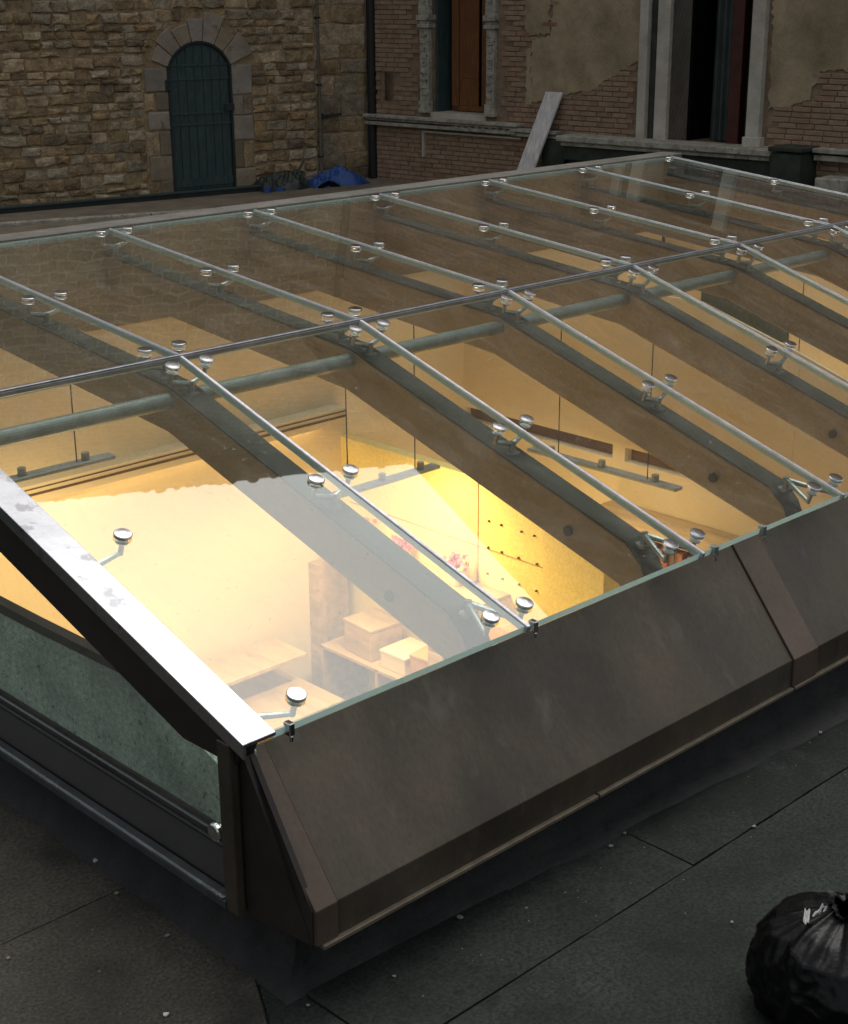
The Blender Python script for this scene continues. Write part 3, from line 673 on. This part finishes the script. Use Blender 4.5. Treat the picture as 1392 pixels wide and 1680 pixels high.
# rafters, bent at the fold
RW = .115
def rafter(x, deep=.20, y0=3.43, y1=7.36, w=RW):
    pts = [(x - w / 2, y0, .69), (x - w / 2, y0 + .05, gz(y0) - .165), (x - w / 2, y0 + .13, gz(y0 + .13) - .135), (x - w / 2, FY, FZ - .13), (x - w / 2, y1, gz(y1) - .13), (x - w / 2, y1, gz(y1) - .13 - deep), (x - w / 2, FY + .03, FZ - .13 - deep), (x - w / 2, y0 + .16, gz(y0 + .16) - .13 - deep), (x - w / 2, y0, .52)]
    mb = MB().poly_prism(pts, (w, 0, 0)); return mb
for k in range(1, 8):
    ro_ = SB(rafter(sx(k) - .005), 'rafter', M['rafter'], bevel=.006)
    x = sx(k) - .005; h = RW / 2 + .002; n_ = MB(); q = [(3.428, .697), (3.482, gz(3.43) - .162), (3.562, gz(3.56) - .132), (FY, FZ - .128), (7.36, gz(7.36) - .128)]
    q = q + [(y, z_ + .006) for y, z_ in q[::-1]]
    n_.poly_prism([(x - h, y, z_) for y, z_ in q], (2 * h, 0, 0)); po_ = n_.build('top_plate', M['topplate'], ro_, off=SO)
    yb = 3.86; MB().cyl((x - RW / 2 - .012, yb, gz(yb) - .25), (x - RW / 2 + .002, yb, gz(yb) - .25), .022, n=12).build('bolt', M['topplate'], ro_, off=SO)
mb = MB(); mb.cyl((2.47, FY, FZ - .185), (GX1 + .1, FY, FZ - .185), .035, n=20); SB(mb, 'purlin_tube', M['tube'], smooth=False)
for p in sk.children[-1].data.polygons: p.use_smooth = len(p.vertices) == 4
# spider fittings: a post on the rafter, arms and clamp discs
disc_bot = MB().lathe((0, 0, 0), (0, 0, 1), [(.010, -.075), (.010, -.028), (.022, -.026), (.024, -.024)], 10).mesh('pin', M['castalloy'], smooth=False)
disc_me = MB().lathe((0, 0, 0), (0, 0, 1), [(.031, .001), (.0325, .004), (.0325, .0125), (.030, .0145), (.012, .0155)], 22).mesh('disc', M['chrome'])
pin_me = disc_bot
def fitting(x, y, offs, dy=0.0, pad=.034):
    n = NL if y < FY else NU
    f = bpy.data.objects.new('spider_fitting', None); C.objects.link(f); f.parent = sk; f.empty_display_size = .05
    base = Vector((x - .005, y, gz(y))); f.location = base - SO
    q = Vector((0, 0, 1)).rotation_difference(n)
    hub = Vector((0, sum(o[1] for o in offs) / len(offs), 0)) if len(offs) > 1 else Vector((0, offs[0][1], 0))
    hub += q @ Vector((0, dy, 0))
    hz = -.085
    b = MB(); b.cyl(hub + Vector((0, 0, -.135)), hub + Vector((0, 0, -.122)), pad, n=14); b.cyl(hub + Vector((0, 0, -.125)), hub + Vector((0, 0, hz + .012)), .015, n=12)
    o = b.build('post', M['castalloy'], f)
    for ox, oy in offs:
        e2 = Vector((ox, oy, 0)) ; p = q @ e2
        arm = MB(); arm.cyl(hub + Vector((0, 0, hz)), p + n * (-.068), .013, .009, 8); arm.build('arm', M['castalloy'], f)
        d = link_obj('disc', disc_me, f, p); d.rotation_mode = 'QUATERNION'; d.rotation_quaternion = q
        d = link_obj('pin', pin_me, f, p); d.rotation_mode = 'QUATERNION'; d.rotation_quaternion = q
    return f
D = .086
def fit_row(x, sides):
    for y in (3.322, 4.237, 6.272, 7.225): fitting(x, y, [(s * D, 0) for s in sides], .20 if y < 3.4 else 0)
    fitting(x, 5.142, [(s * D, 0) for s in sides]); fitting(x, 5.336, [(s * D, 0) for s in sides])
for k in range(1, 7): fit_row(sx(k), (-1, 1))
def fit_edge(x, s):
    for y in (3.322, 4.237, 5.142, 5.336, 6.272, 7.225): fitting(x, y, [(s, 0)], .10 if y < 3.4 else 0, .016)
fit_edge(2.50, .15); fit_edge(sx(7), -D)
# eave clips
for x in (2.545, 3.635, 4.69, 5.02, 5.70, 6.71, 7.72, 8.73):
    mb = MB(); mb.box((x - .011, EY - .016, EZ - .034), (x + .011, EY + .016, EZ + .009)); mb.box((x - .006, EY - .014, EZ - .055), (x + .006, EY - .004, EZ - .034))
    SB(mb, 'eave_clip', M['chrome'] if x < 4 else M['castalloy'], bevel=.003)
# sloped fascia along the eave
FA, FB, FBz = (3.053, .37), (3.385, .785), .25
def fascia(x0, x1, name, m, proud=0.0):
    n = Vector((0, -(FB[1] - FA[1]), FB[0] - FA[0])).normalized() * proud
    pts = [(x0, FA[0] - proud, FBz), (x0, FA[0] - proud, FA[1] + proud * .4), (x0, FB[0] + n.y, FB[1] + n.z), (x0, FB[0] + .03, FB[1] - .02), (x0, FA[0] + .04, FA[1] - .01), (x0, FA[0] + .04, FBz)]
    return SB(MB().poly_prism(pts, (x1 - x0, 0, 0)), name, m, bevel=.002)
xe = [2.56, 5.03, 5.207, 7.55, 7.72, GX1 - .02]
fascia(xe[0], xe[1] - .002, 'fascia_panel', M['bronze']); fascia(xe[1], xe[2], 'cover_strip', M['bronzestrip'], .009); fascia(xe[2] + .002, xe[3] - .002, 'fascia_panel', M['bronze'])
fascia(xe[3], xe[4], 'cover_strip', M['bronzestrip'], .009); fascia(xe[4] + .002, xe[5], 'fascia_panel', M['bronze'])
fascia(2.470, 2.558, 'cover_strip', M['bronzestrip'], .006)
for x0, x1 in ((2.49, 3.78), (3.79, 5.03), (5.04, 6.3), (6.31, 7.6), (7.61, GX1)):
    mb = MB(); mb.box((x0, 3.036, .234), (x1, 3.062, .249)); SB(mb, 'drip_trim', M['trimtan'], bevel=.002)
# black membrane upstand below, flared onto the deck
def upstand_y(x0, x1, n=40):
    r = random.Random(5)
    prof = [(.10, .244), (.06, .16), (.02, .05), (-.02, .018), (-.08, .012), (-.16, .010)]
    prof = [(3.17, .244), (3.19, .13), (3.185, .05), (3.175, .022), (3.16, .013), (3.15, .002)]
    mb = MB(); rows = []
    for i in range(n + 1):
        x = x0 + (x1 - x0) * i / n; wob = r.uniform(-.012, .012) if i else 0
        rows.append([mb.bm.verts.new((x if i else (2.50, 2.497, 2.47, 2.44, 2.425, 2.42)[j], y + (wob if j > 1 else 0) - (max(0, min(.22, .062 * (x - 2.5))) * (0, 0, .12, .4, 1, 1.05)[j]), z_ + (abs(wob) * .5 if 0 < j < 5 else 0))) for j, (y, z_) in enumerate(prof)])
    for i in range(n):
        for j in range(len(prof) - 1): mb.bm.faces.new((rows[i][j], rows[i + 1][j], rows[i + 1][j + 1], rows[i][j + 1]))
    return mb
SB(upstand_y(2.485, GX1 + .1), 'membrane_upstand', M['membrane'], smooth=True)
def upstand_x(y0, y1, n=40):
    r = random.Random(6); prof = [(2.50, .27), (2.497, .13), (2.47, .03), (2.44, .013), (2.425, .002)]
    mb = MB(); rows = []
    for i in range(n + 1):
        y = y0 + (y1 - y0) * i / n; wob = r.uniform(-.010, .010) if i else 0
        rows.append([mb.bm.verts.new((x + (wob if j > 1 else 0), y if i else (3.17, 3.19, 3.185, 3.16, 3.15)[j], z_)) for j, (x, z_) in enumerate(prof)])
    for i in range(n):
        for j in range(len(prof) - 1): mb.bm.faces.new((rows[i][j], rows[i + 1][j], rows[i + 1][j + 1], rows[i][j + 1]))
    return mb
SB(upstand_x(3.165, 7.5), 'membrane_upstand', M['membrane'], smooth=True)
# gable end: cap, rafter, post, corner plate, glass, sill
CX0, CX1 = 2.362, 2.486
def cap(y0, y1):
    mb = MB(); z0, z1 = gz(y0 + 1e-4) + .006, gz(y1 - 1e-4) + .006
    mb.poly_prism([(CX0, y0, z0), (CX1, y0, z0), (CX1, y0, z0 - .012), (CX0 + .012, y0, z0 - .012), (CX0 + .012, y0, z0 - .05), (CX0, y0, z0 - .05)], (0, y1 - y0, z1 - z0)); return mb
SB(cap(EY - .012, FY), 'gable_cap', M['steelcap'], bevel=.0015); SB(cap(FY + .004, TY + .1), 'gable_cap', M['steelcap'], bevel=.0015)
pts = [(2.41, EY + .05, EZ - .035), (2.41, FY, FZ - .035), (2.41, TY + .1, TZ - .035), (2.41, TY + .1, TZ - .25), (2.41, FY, FZ - .25), (2.41, 3.60, gz(3.60) - .25), (2.41, EY + .10, EZ - .13)]
SB(MB().poly_prism(pts, (.065, 0, 0)), 'gable_rafter', M['bronzedark'], bevel=.004)
mb = MB(); mb.box((2.392, 3.335, .255), (2.425, 3.40, .852)); mb.box((2.425, 3.345, .255), (2.47, 3.39, .84)); SB(mb, 'gable_post', M['bronze'], bevel=.004)
# corner plate closes the triangle between post and fascia
mb = MB(); mb.poly_prism([(2.43, 3.335, .25), (2.465, 3.06, .25), (2.465, 3.058, .37), (2.455, 3.33, .825), (2.43, 3.335, .84)], (.02, .0, .0)); SB(mb, 'corner_plate', M['bronzedark'])
mb = MB(); mb.poly_prism([(2.50, 3.36, .34), (2.50, 7.3, .34), (2.50, 7.3, TZ - .16), (2.50, FY, FZ - .16), (2.50, 3.36, gz(3.36) - .16)], (.012, 0, 0))
bmesh.ops.recalc_face_normals(mb.bm, faces=mb.bm.faces)
for f in mb.bm.faces: f.material_index = 0 if f.normal.x < -.9 else (1 if f.normal.x > .9 else 2)
SB(mb, 'gable_glass', [M['gglass'], M['clear'], M['glassedge']])
mb = MB(); mb.box((2.385, 3.39, .262), (2.394, 7.45, .290)); mb.box((2.394, 3.39, .262), (2.446, 7.45, .274)); SB(mb, 'gable_sill', M['sillgrey'], bevel=.002)
mb = MB(); mb.poly_prism([(2.447, 3.39, .262), (2.447, 3.39, .282), (2.494, 3.39, .372), (2.497, 3.39, .262)], (0, 4.06, 0)); SB(mb, 'sill_upstand', M['pipeblack'])
mb = MB(); mb.bar((2.390, 3.40, .294), (2.390, 7.45, .294), .012, .006); SB(mb, 'sill_lip', M['steelcap'])
mb = MB(); mb.lathe((2.462, 3.515, .455), (-1, 0, 0), [(.030, 0), (.033, .004), (.033, .016), (.028, .02)], 18); SB(mb, 'gable_disc', M['chrome'])
mb = MB(); mb.lathe((2.458, 3.53, .455), (-1, 0, 0), [(.010, -.05), (.010, .0)], 10); SB(mb, 'disc_pin', M['castalloy'])
# made-up panel just behind the gable glass, coloured as the deck's reflection
mb = MB(); mb.poly_prism([(2.56, 3.62, .39), (2.56, 3.54, .46), (2.56, 3.60, .60), (2.56, 3.95, .72), (2.56, 4.10, .755), (2.56, 4.75, .735), (2.56, 7.3, .70), (2.56, 7.3, .34), (2.56, 4.9, .36)], (.035, 0, 0)); SB(mb, 'reflection_panel', M['render'])  # 'render' material is the painted deck reflection, not a rendered wall
mb = MB(); mb.box((2.545, 3.45, .20), (2.558, 7.3, .39)); SB(mb, 'reflection_panel_base', M['pipeblack'])  # dark base of the added reflection panel
mb = MB(); mb.poly_prism([(2.555, 4.0, .735), (2.555, 4.10, .757), (2.555, 4.75, .737), (2.555, 7.3, .702), (2.555, 7.3, .75), (2.555, 4.75, .775), (2.555, 4.10, .79)], (.045, 0, 0)); SB(mb, 'reflection_panel_edge', M['bronzedark'])  # dark top edge of the added reflection panel
mb = MB(); mb.box((2.486, 3.392, .374), (2.499, 7.4, .388)); SB(mb, 'glazing_bead', M['pipeblack'], bevel=.003)
mb = MB(); mb.box((2.42, 7.302, -.002), (2.655, 7.46, TZ - .04)); mb.box((2.656, 7.41, -.002), (GX1 + .08, 7.458, TZ - .04)); SB(mb, 'back_cladding', M['bronzedark'])
# back edge and far gable
mb = MB(); mb.box((CX0, TY + .01, TZ - .02), (GX1 + .1, TY + .19, TZ + .012)); SB(mb, 'back_flashing', M['flash'], bevel=.004)
mb = MB(); mb.box((CX0 + .05, TY - .02, 1.19), (GX1 + .1, TY + .03, TZ - .03)); SB(mb, 'back_upstand', M['uppertan'])
mb = MB(); mb.poly_prism([(GX1 - .03, 3.36, .34), (GX1 - .03, 7.3, .34), (GX1 - .03, 7.3, TZ - .05), (GX1 - .03, FY, FZ - .05), (GX1 - .03, 3.36, gz(3.36) - .05)], (.012, 0, 0))
bmesh.ops.recalc_face_normals(mb.bm, faces=mb.bm.faces)
for f in mb.bm.faces: f.material_index = 0 if f.normal.x > .9 else (1 if f.normal.x < -.9 else 2)
SB(mb, 'gable_glass', [M['gglass'], M['clear'], M['glassedge']])
mb = MB(); mb.box((GX1 - .06, 3.1, .0), (GX1 + .06, 7.4, .335)); SB(mb, 'gable_sill', M['bronzedark'])

# ------------------------------------------------------------------ the room below
RM = empty('interior_room', (6, 5, -2), kind='structure'); RO = Vector((6, 5, -2))
def RB(mb, name, m, **kw): return tag(mb.build(name, m, RM, off=RO, **kw), kind='structure')
RB(MB().box((2.4, 3.2, -2.2), (9.9, 7.5, -2.0)), 'interior_floor', M['floorwood'])
RB(MB().box((2.66, 7.28, -2.0), (9.6, 7.40, 1.22)), 'back_wall', M['cream'])
RB(MB().poly_prism([(9.64, 3.48, -2.0), (9.64, 7.28, -2.0), (9.64, 7.28, 1.30), (9.64, FY, 1.30), (9.64, 3.48, .72)], (.03, 0, 0)), 'right_wall', M['cream'])
RB(MB().box((9.628, 6.1, .46), (9.638, 6.9, .74)), 'wall_opening', M['doorgreen'])
RB(MB().box((2.60, 3.395, -2.0), (9.60, 3.42, .70)), 'front_wall', M['cream'])
RB(MB().box((2.60, 3.50, -2.0), (2.62, 7.28, .42)), 'left_wall', M['cream'])
RB(MB().box((6.25, 5.45, -2.0), (6.33, 7.28, .20)), 'partition_wall', M['yellowwall'])
RB(MB().box((6.20, 5.0, -2.0), (6.36, 5.45, .16)), 'partition_pier', M['yellowwall'])
# second partition with two slots
SLZ0, SLZ1 = .09, .185
w2 = MB(); w2.box((7.40, 4.6, -2), (7.5, 7.28, SLZ0)); w2.poly_prism([(7.40, 4.6, SLZ1), (7.40, 7.28, SLZ1), (7.40, 7.28, 1.2), (7.40, 5.3, 1.2), (7.40, 4.6, 1.0)], (.02, 0, 0)); w2.poly_prism([(7.40, 3.45, -2), (7.40, 4.598, -2), (7.40, 4.598, 1.0), (7.40, 3.45, .62)], (.02, 0, 0)); w2.box((7.40, 5.83, SLZ0), (7.5, 5.93, SLZ1)); w2.box((7.40, 4.6, SLZ0), (7.5, 4.9, SLZ1)); RB(w2, 'slotted_partition', M['cream'])
RB(MB().box((7.47, 4.9, SLZ0), (7.498, 5.83, SLZ1)).box((7.47, 5.93, SLZ0), (7.498, 7.28, SLZ1)), 'slot_back', M['darkwood'])
# moulding on the back wall
RB(MB().box((2.6, 7.16, .392), (6.2, 7.279, .43)).box((2.6, 7.16, .33), (6.2, 7.175, .3915)), 'lighting_trough', M['cream'])
RB(MB().box((2.6, 7.155, .405), (6.2, 7.1595, .413)).box((2.6, 7.155, .37), (6.2, 7.1595, .384)), 'trough_shadow_gap', M['darkwood'])
tl_ = bpy.data.lights.new('trough_light', 'AREA'); tl_.shape = 'RECTANGLE'; tl_.size = 3.3; tl_.size_y = .06; tl_.energy = 5; tl_.color = (1.0, .70, .33)
to_ = bpy.data.objects.new('trough_light', tl_); C.objects.link(to_); to_.location = (4.4, 7.225, .385)
# wooden door casing in the corner
RB(MB().box((5.94, 7.18, -2.0), (6.0, 7.279, -.60)).box((6.0, 7.22, -2.0), (6.17, 7.279, -.60)).box((6.17, 7.18, -2), (6.2, 7.279, -.60)), 'wooden_casing', M['beech'])

def luminaire(p0, p1, top, lab, power, size_w=.10, grp='linear lamps hanging in the room'):
    p0, p1 = Vector(p0), Vector(p1); c_ = (p0 + p1) / 2
    L = empty('hanging_luminaire', c_, 0, lab, 'lamp', grp)
    off = c_; d = (p1 - p0).normalized(); sd_ = d.cross(Vector((0, 0, 1)))
    MB().bar(p0, p1, .075, .022).build('housing', M['lumi'], L, off=off, bevel=.004)
    MB().bar(p0 + d * .03 - Vector((0, 0, .0095)), p1 - d * .03 - Vector((0, 0, .0095)), .05, .004).build('diffuser', M['lamp'], L, off=off)
    for f in (.15, .5, .85):
        q = p0.lerp(p1, f)
        MB().cyl(q + Vector((0, 0, .011)), q + Vector((0, 0, .05)), .022, n=10).build('clamp', M['lumi'], L, off=off)
    for f in (.2, .8):
        q = p0.lerp(p1, f)
        MB().cyl(q, Vector((q.x, q.y, top)), .0035, n=6).build('cable', M['cable'], L, off=off)
    ld = bpy.data.lights.new('lamp_light', 'AREA'); ld.shape = 'RECTANGLE'; ld.size = (p1 - p0).length; ld.size_y = size_w; ld.energy = power; ld.color = (1.0, .70, .33)
    lo = bpy.data.objects.new('lamp_light', ld); C.objects.link(lo); lo.parent = L; lo.location = (0, 0, -.025); lo.rotation_euler = (0, 0, math.atan2(d.y, d.x))
    return L
luminaire((5.15, 6.15, .30), (6.02, 6.15, .30), 1.30, 'grey linear lamp hanging over the brightly lit corner with the pink flowers', 35)
luminaire((3.0, 6.5, .72), (4.03, 6.5, .72), 1.35, 'grey linear lamp hanging behind the near end of the shiny roof cap', 26)
luminaire((6.82, 4.97, .24), (6.82, 6.12, .24), 1.20, 'grey linear lamp hanging below the two dark wall slots', 7)
luminaire((8.6, 4.4, .3), (8.6, 5.6, .3), 1.15, 'grey linear lamp at the dim far end of the room', 6)

for k in range(12):
    rr = random.Random(k); y, z = 5.55 + (k % 4) * .13 + rr.uniform(-.02, .02), -.05 - (k // 4) * .17
    RB(MB().cyl((6.2495, y, z), (6.238, y, z), .007, n=8), 'wall_peg', M['darkwood'])
RB(MB().box((6.2440, 6.02, -2), (6.2495, 6.026, .195)).box((6.2440, 5.46, -.235), (6.2495, 7.2, -.23)), 'panel_joint', M['beech'])
for (x, y, e_) in ((6.85, 5.6, 26), (8.6, 5.4, 44), (4.2, 6.2, 22)):  # unseen upward fill lights, added to warm the upper walls and rafters
    fl = bpy.data.lights.new('fill_uplight', 'AREA'); fl.shape = 'RECTANGLE'; fl.size = .7; fl.size_y = 1.6; fl.energy = e_; fl.color = (1.0, .72, .38)
    fo = bpy.data.objects.new('fill_uplight', fl); C.objects.link(fo); fo.location = (x, y, -1.1 if x < 5 else -1.2); fo.rotation_euler = (math.pi, 0, 0)
# shelf with flowers on the partition
s_ = tag(MB().box((6.02, 5.75, -.50), (6.248, 7.20, -.47)).build('wall_shelf', M['beech'], bevel=.004), 'pale wooden shelf along the bright yellow wall', 'shelf')
def bunch(y, x, zb, n, seed, lab):
    r = random.Random(seed)
    f = empty('flower_pot', (x, y, zb), 0, lab, 'flowers', 'potted flowers on the wall shelf')
    MB().lathe((0, 0, 0), (0, 0, 1), [(.035, .001), (.05, .07), (.052, .075)], 14).build('pot', M['cream'], f)
    b = MB()
    for i in range(n):
        a = r.uniform(0, 6.28); rr = r.uniform(0, .085); c_ = Vector((rr * math.cos(a), rr * math.sin(a), .10 + r.uniform(0, .08)))
        for k in range(3):
            v = Vector((r.uniform(-1, 1), r.uniform(-1, 1), r.uniform(0, 1))).normalized() * .03; w = v.orthogonal().normalized() * .02
            b.bm.faces.new([b.bm.verts.new(c_ + q) for q in (v * 0, v * .5 + w, v, v * .5 - w)])
    b.build('blossoms', M['pink'], f)
bunch(6.95, 6.12, -.469, 34, 1, 'pink flowers in a pot at the far end of the wall shelf')
bunch(6.55, 6.12, -.469, 44, 2, 'red pink flowers in a pot in the middle of the wall shelf')
bunch(6.08, 6.12, -.469, 34, 3, 'pink flowers in a pot at the near end of the wall shelf')
cb_ = empty('cardboard_box', (6.05, 5.58, -.66), 0, 'small orange cardboard box on the low cupboard', 'box')
MB().box((-.07, -.11, .002), (.07, .11, .10)).build('carton', M['cardboard'], cb_, bevel=.003); MB().box((-.071, -.012, .1005), (.071, .012, .1015)).build('tape', M['beech'], cb_)
cu = empty('low_cupboard', (5.95, 5.5, -2.0), 0, 'pale low cupboard standing against the bright wall', 'cupboard')
MB().box((-.2, -.5, 0), (.245, .45, 1.30)).build('carcass', M['beech'], cu); MB().box((-.22, -.52, 1.30), (.245, .47, 1.338)).build('worktop', M['cream'], cu, bevel=.004)
for k in range(2): MB().box((-.216, -.48 + k * .47, .06), (-.2005, -.03 + k * .47, 1.26)).build('door', M['beech'], cu, bevel=.004)
for k in range(3):
    t = empty('counter_unit', (4.75 + .0, 6.9, -2.0), 0) if False else None
ct = empty('counter', (4.4, 6.85, -2.0), 0, 'long pale counter in front of the back wall', 'counter')
MB().box((-1.6, -.25, 0), (1.2, .38, .72)).build('base_unit', M['cream'], ct); MB().box((-1.62, -.28, .72), (1.22, .40, .76)).build('worktop', M['beech'], ct, bevel=.004)
MB().box((-1.6, .05, .95), (1.2, .38, .98)).build('upper_shelf', M['beech'], ct, bevel=.004)
for k in range(6): MB().box((-1.58 + k * .46, -.262, .05), (-1.15 + k * .46, -.2505, .68)).build('drawer_front', M['beech'], ct, bevel=.004)
tb = empty('work_table', (5.1, 5.0, -2.0), 0, 'white topped work table in the lit room under the first bays', 'table')
MB().box((-.6, -.45, .70), (.6, .45, .74)).build('tabletop', M['cream'], tb, bevel=.005)
for ix in (-1, 1):
    for iy in (-1, 1): MB().box((ix * .55 - .03, iy * .4 - .03, 0), (ix * .55 + .03, iy * .4 + .03, .70)).build('leg', M['beech'], tb)
su = empty('storage_shelf', (6.04, 6.45, -2.0), 0, 'pale shelf unit with boxes below the flower shelf', 'shelf')
for z in (.05, .45, .88): MB().box((-.19, -.46, z), (.19, .62, z + .025)).build('shelf_board', M['beech'], su, bevel=.003)
for y in (-.46, .07, .60): MB().box((-.19, y, 0), (.19, y + .02, .90)).build('upright', M['beech'], su)
for k, (y, w, h, mm, lab) in enumerate(((-.30, .24, .16, 'cardboard', 'brown carton at the near end of the shelf unit'), (-.02, .22, .10, 'cream', 'low white box in the middle of the shelf unit'), (.30, .28, .2, 'beech', 'tall pale box at the far end of the shelf unit'))):
    b_ = empty('storage_box', (6.03, 6.45 + y, -1.094), .12 - .1 * k, lab, 'box', 'boxes on the shelf unit')
    MB().box((-.13, -w / 2, 0), (.13, w / 2, h)).build('carton', M[mm], b_, bevel=.004); MB().box((-.135, -w / 2 - .005, h), (.135, w / 2 + .005, h + .02)).build('lid', M[mm], b_, bevel=.003)
# bookcase in the far compartment
bc = empty('bookcase', (7.15, 5.45, -1.86), 0, 'low bookcase packed with orange and dark books below the far lamp', 'bookcase')
MB().box((-.16, -.62, 0), (.24, .45, 1.42)).build('carcass', M['beech'], bc); MB().box((-.16, -.62, 1.66), (.24, .45, 1.68)).build('top_board', M['beech'], bc)
y = -.58
while y < .40:
    w = rng.uniform(.022, .045); h = rng.uniform(.16, .215); MB().box((-.14 + rng.uniform(0, .02), y, 1.421), (.05, y + w - .003, 1.42 + h)).build('book', M['book'], bc); y += w

# ------------------------------------------------------------------ bin bag and litter on the deck
bgo = empty('bin_bag', (3.60, 1.93, .006), 0, 'full black plastic bin bag on the dark deck with white paper showing at its mouth', 'bin bag')
r = random.Random(4); ph = [r.uniform(0, 6.28) for _ in range(10)]
def bag(u, v):
    a = 2 * math.pi * u; t = v
    prof = [(0, .18), (.08, .228), (.3, .252), (.55, .245), (.75, .205), (.87, .14), (.94, .07), (.975, .035), (1.0, .06)]
    rad = 0
    for (t0, r0), (t1, r1) in zip(prof[:-1], prof[1:]):
        if t0 <= t <= t1: rad = r0 + (r1 - r0) * (t - t0) / (t1 - t0)
    zz = .40 * t
    p3 = Vector((math.cos(a) * 1.6, math.sin(a) * 1.6, t * 1.3))
    rid = lambda k, o: 1 - 2 * abs(noise.noise(p3 * k + Vector((o, o * 2, 0))))
    wr = 1 + .05 * math.sin(3 * a + ph[0] + 2 * t) + .07 * noise.noise(p3 * 1.1) + .055 * rid(1.7, 3.1) + .035 * rid(3.6, 7.7) + .018 * rid(7.5, 1.3) + .16 * max(0, t - .55) * math.sin(11 * a + ph[7] + 2 * math.sin(3 * a)) + .10 * max(0, t - .5) * math.sin(23 * a + ph[8])
    return (rad * wr * math.cos(a), rad * wr * math.sin(a), zz + .012 * math.sin(5 * a + ph[4]) * t)
mb = MB().grid(bag, 170, 72); mb.poly_prism([(.16 * math.cos(k * .524), .16 * math.sin(k * .524), .0) for k in range(12)], (0, 0, .01)); mb.build('bag', M['bag'], bgo, smooth=True)
for (px, py, a_, s_) in ((-.105, .075, .5, .034), (-.055, .06, .1, .040)):
    rr = random.Random(int(a_ * 10))
    MB().grid(lambda u, v: (px + (u - .5) * s_ * 1.6 * math.cos(a_) - (v - .5) * .5 * s_ * math.sin(a_), py + (u - .5) * s_ * 1.6 * math.sin(a_) + (v - .5) * .5 * s_ * math.cos(a_), .362 + .010 * u + .005 * math.sin(u * 7 + a_) + .005 * math.sin(v * 8)), 8, 8).build('paper_scrap', M['paper'], bgo)
chips = [
    (2.45, 4.27, .016, 'square white chip lying by the black membrane near the left sill'),
    (3.14, 3.10, .015, 'beige pebble on the felt below the long metal fascia'),
    (2.13, 3.37, .014, 'bright white scrap alone at the bottom edge of the deck'),
    (2.39, 4.04, .012, 'flat grey flake on the felt joint left of the corner'),
    (2.37, 3.71, .011, 'small grey stone between the felt joint and the corner'),
    (1.93, 3.97, .010, 'tiny pale stone beside the felt joint at far left'),
    (2.47, 3.10, .009, 'brown grey crumb just in front of the membrane corner'),
    (2.76, 3.02, .009, 'pale crumb on the felt edge right of the membrane corner'),
    (3.96, 3.05, .009, 'thin pale sliver at the top of a felt cross joint'),
    (3.85, 3.03, .012, 'pair of grey crumbs left of a felt cross joint'),
    (4.34, 2.74, .011, 'pale flake near the long felt seam'),
    (3.77, 2.44, .009, 'small pale speck on the wide felt sheet left of the bin bag'),
    (3.34, 2.98, .008, 'whitish crumb beside the shortest felt sheet'),
    (5.17, 2.98, .012, 'light grey chips under the cover strip of the fascia'),
]
for i, (x, y, s_, lab) in enumerate(chips):
    r = random.Random(i + 50); mb = MB()
    pts = [(s_ * r.uniform(.7, 1.1) * math.cos(k * 1.047 + r.uniform(-.3, .3)), s_ * r.uniform(.6, 1.0) * math.sin(k * 1.047), 0) for k in range(6)]
    mb.poly_prism([(p[0] * .85, p[1] * .85, 0) for p in pts], (r.uniform(-.2, .2) * s_, 0, s_ * .45)); me = mb.mesh('chip', M['pebble'] if i not in (0, 2) else M['paper'], bevel=s_ * .12)
    o = link_obj('chip', me, None, (x, y, .0125)); tag(o, lab, 'chip', 'pale chips lying on the felt deck')
gr = MB(); r = random.Random(99)
for i in range(150):
    if r.random() < .6: x, y = r.uniform(2.3, 6.0), 2.98 - abs(r.gauss(0, .22))
    else: x, y = 2.42 - abs(r.gauss(0, .35)), r.uniform(3.0, 5.2)
    s_ = r.uniform(.001, .003)
    gr.poly_prism([(x + s_ * math.cos(k * 1.257 + i), y + s_ * .8 * math.sin(k * 1.257 + i), .009) for k in range(5)], (0, 0, s_ * .8))
tag(gr.build('deck_grit', M['pebble']), 'fine pale grit scattered over the dark felt deck', 'grit', kind='stuff')
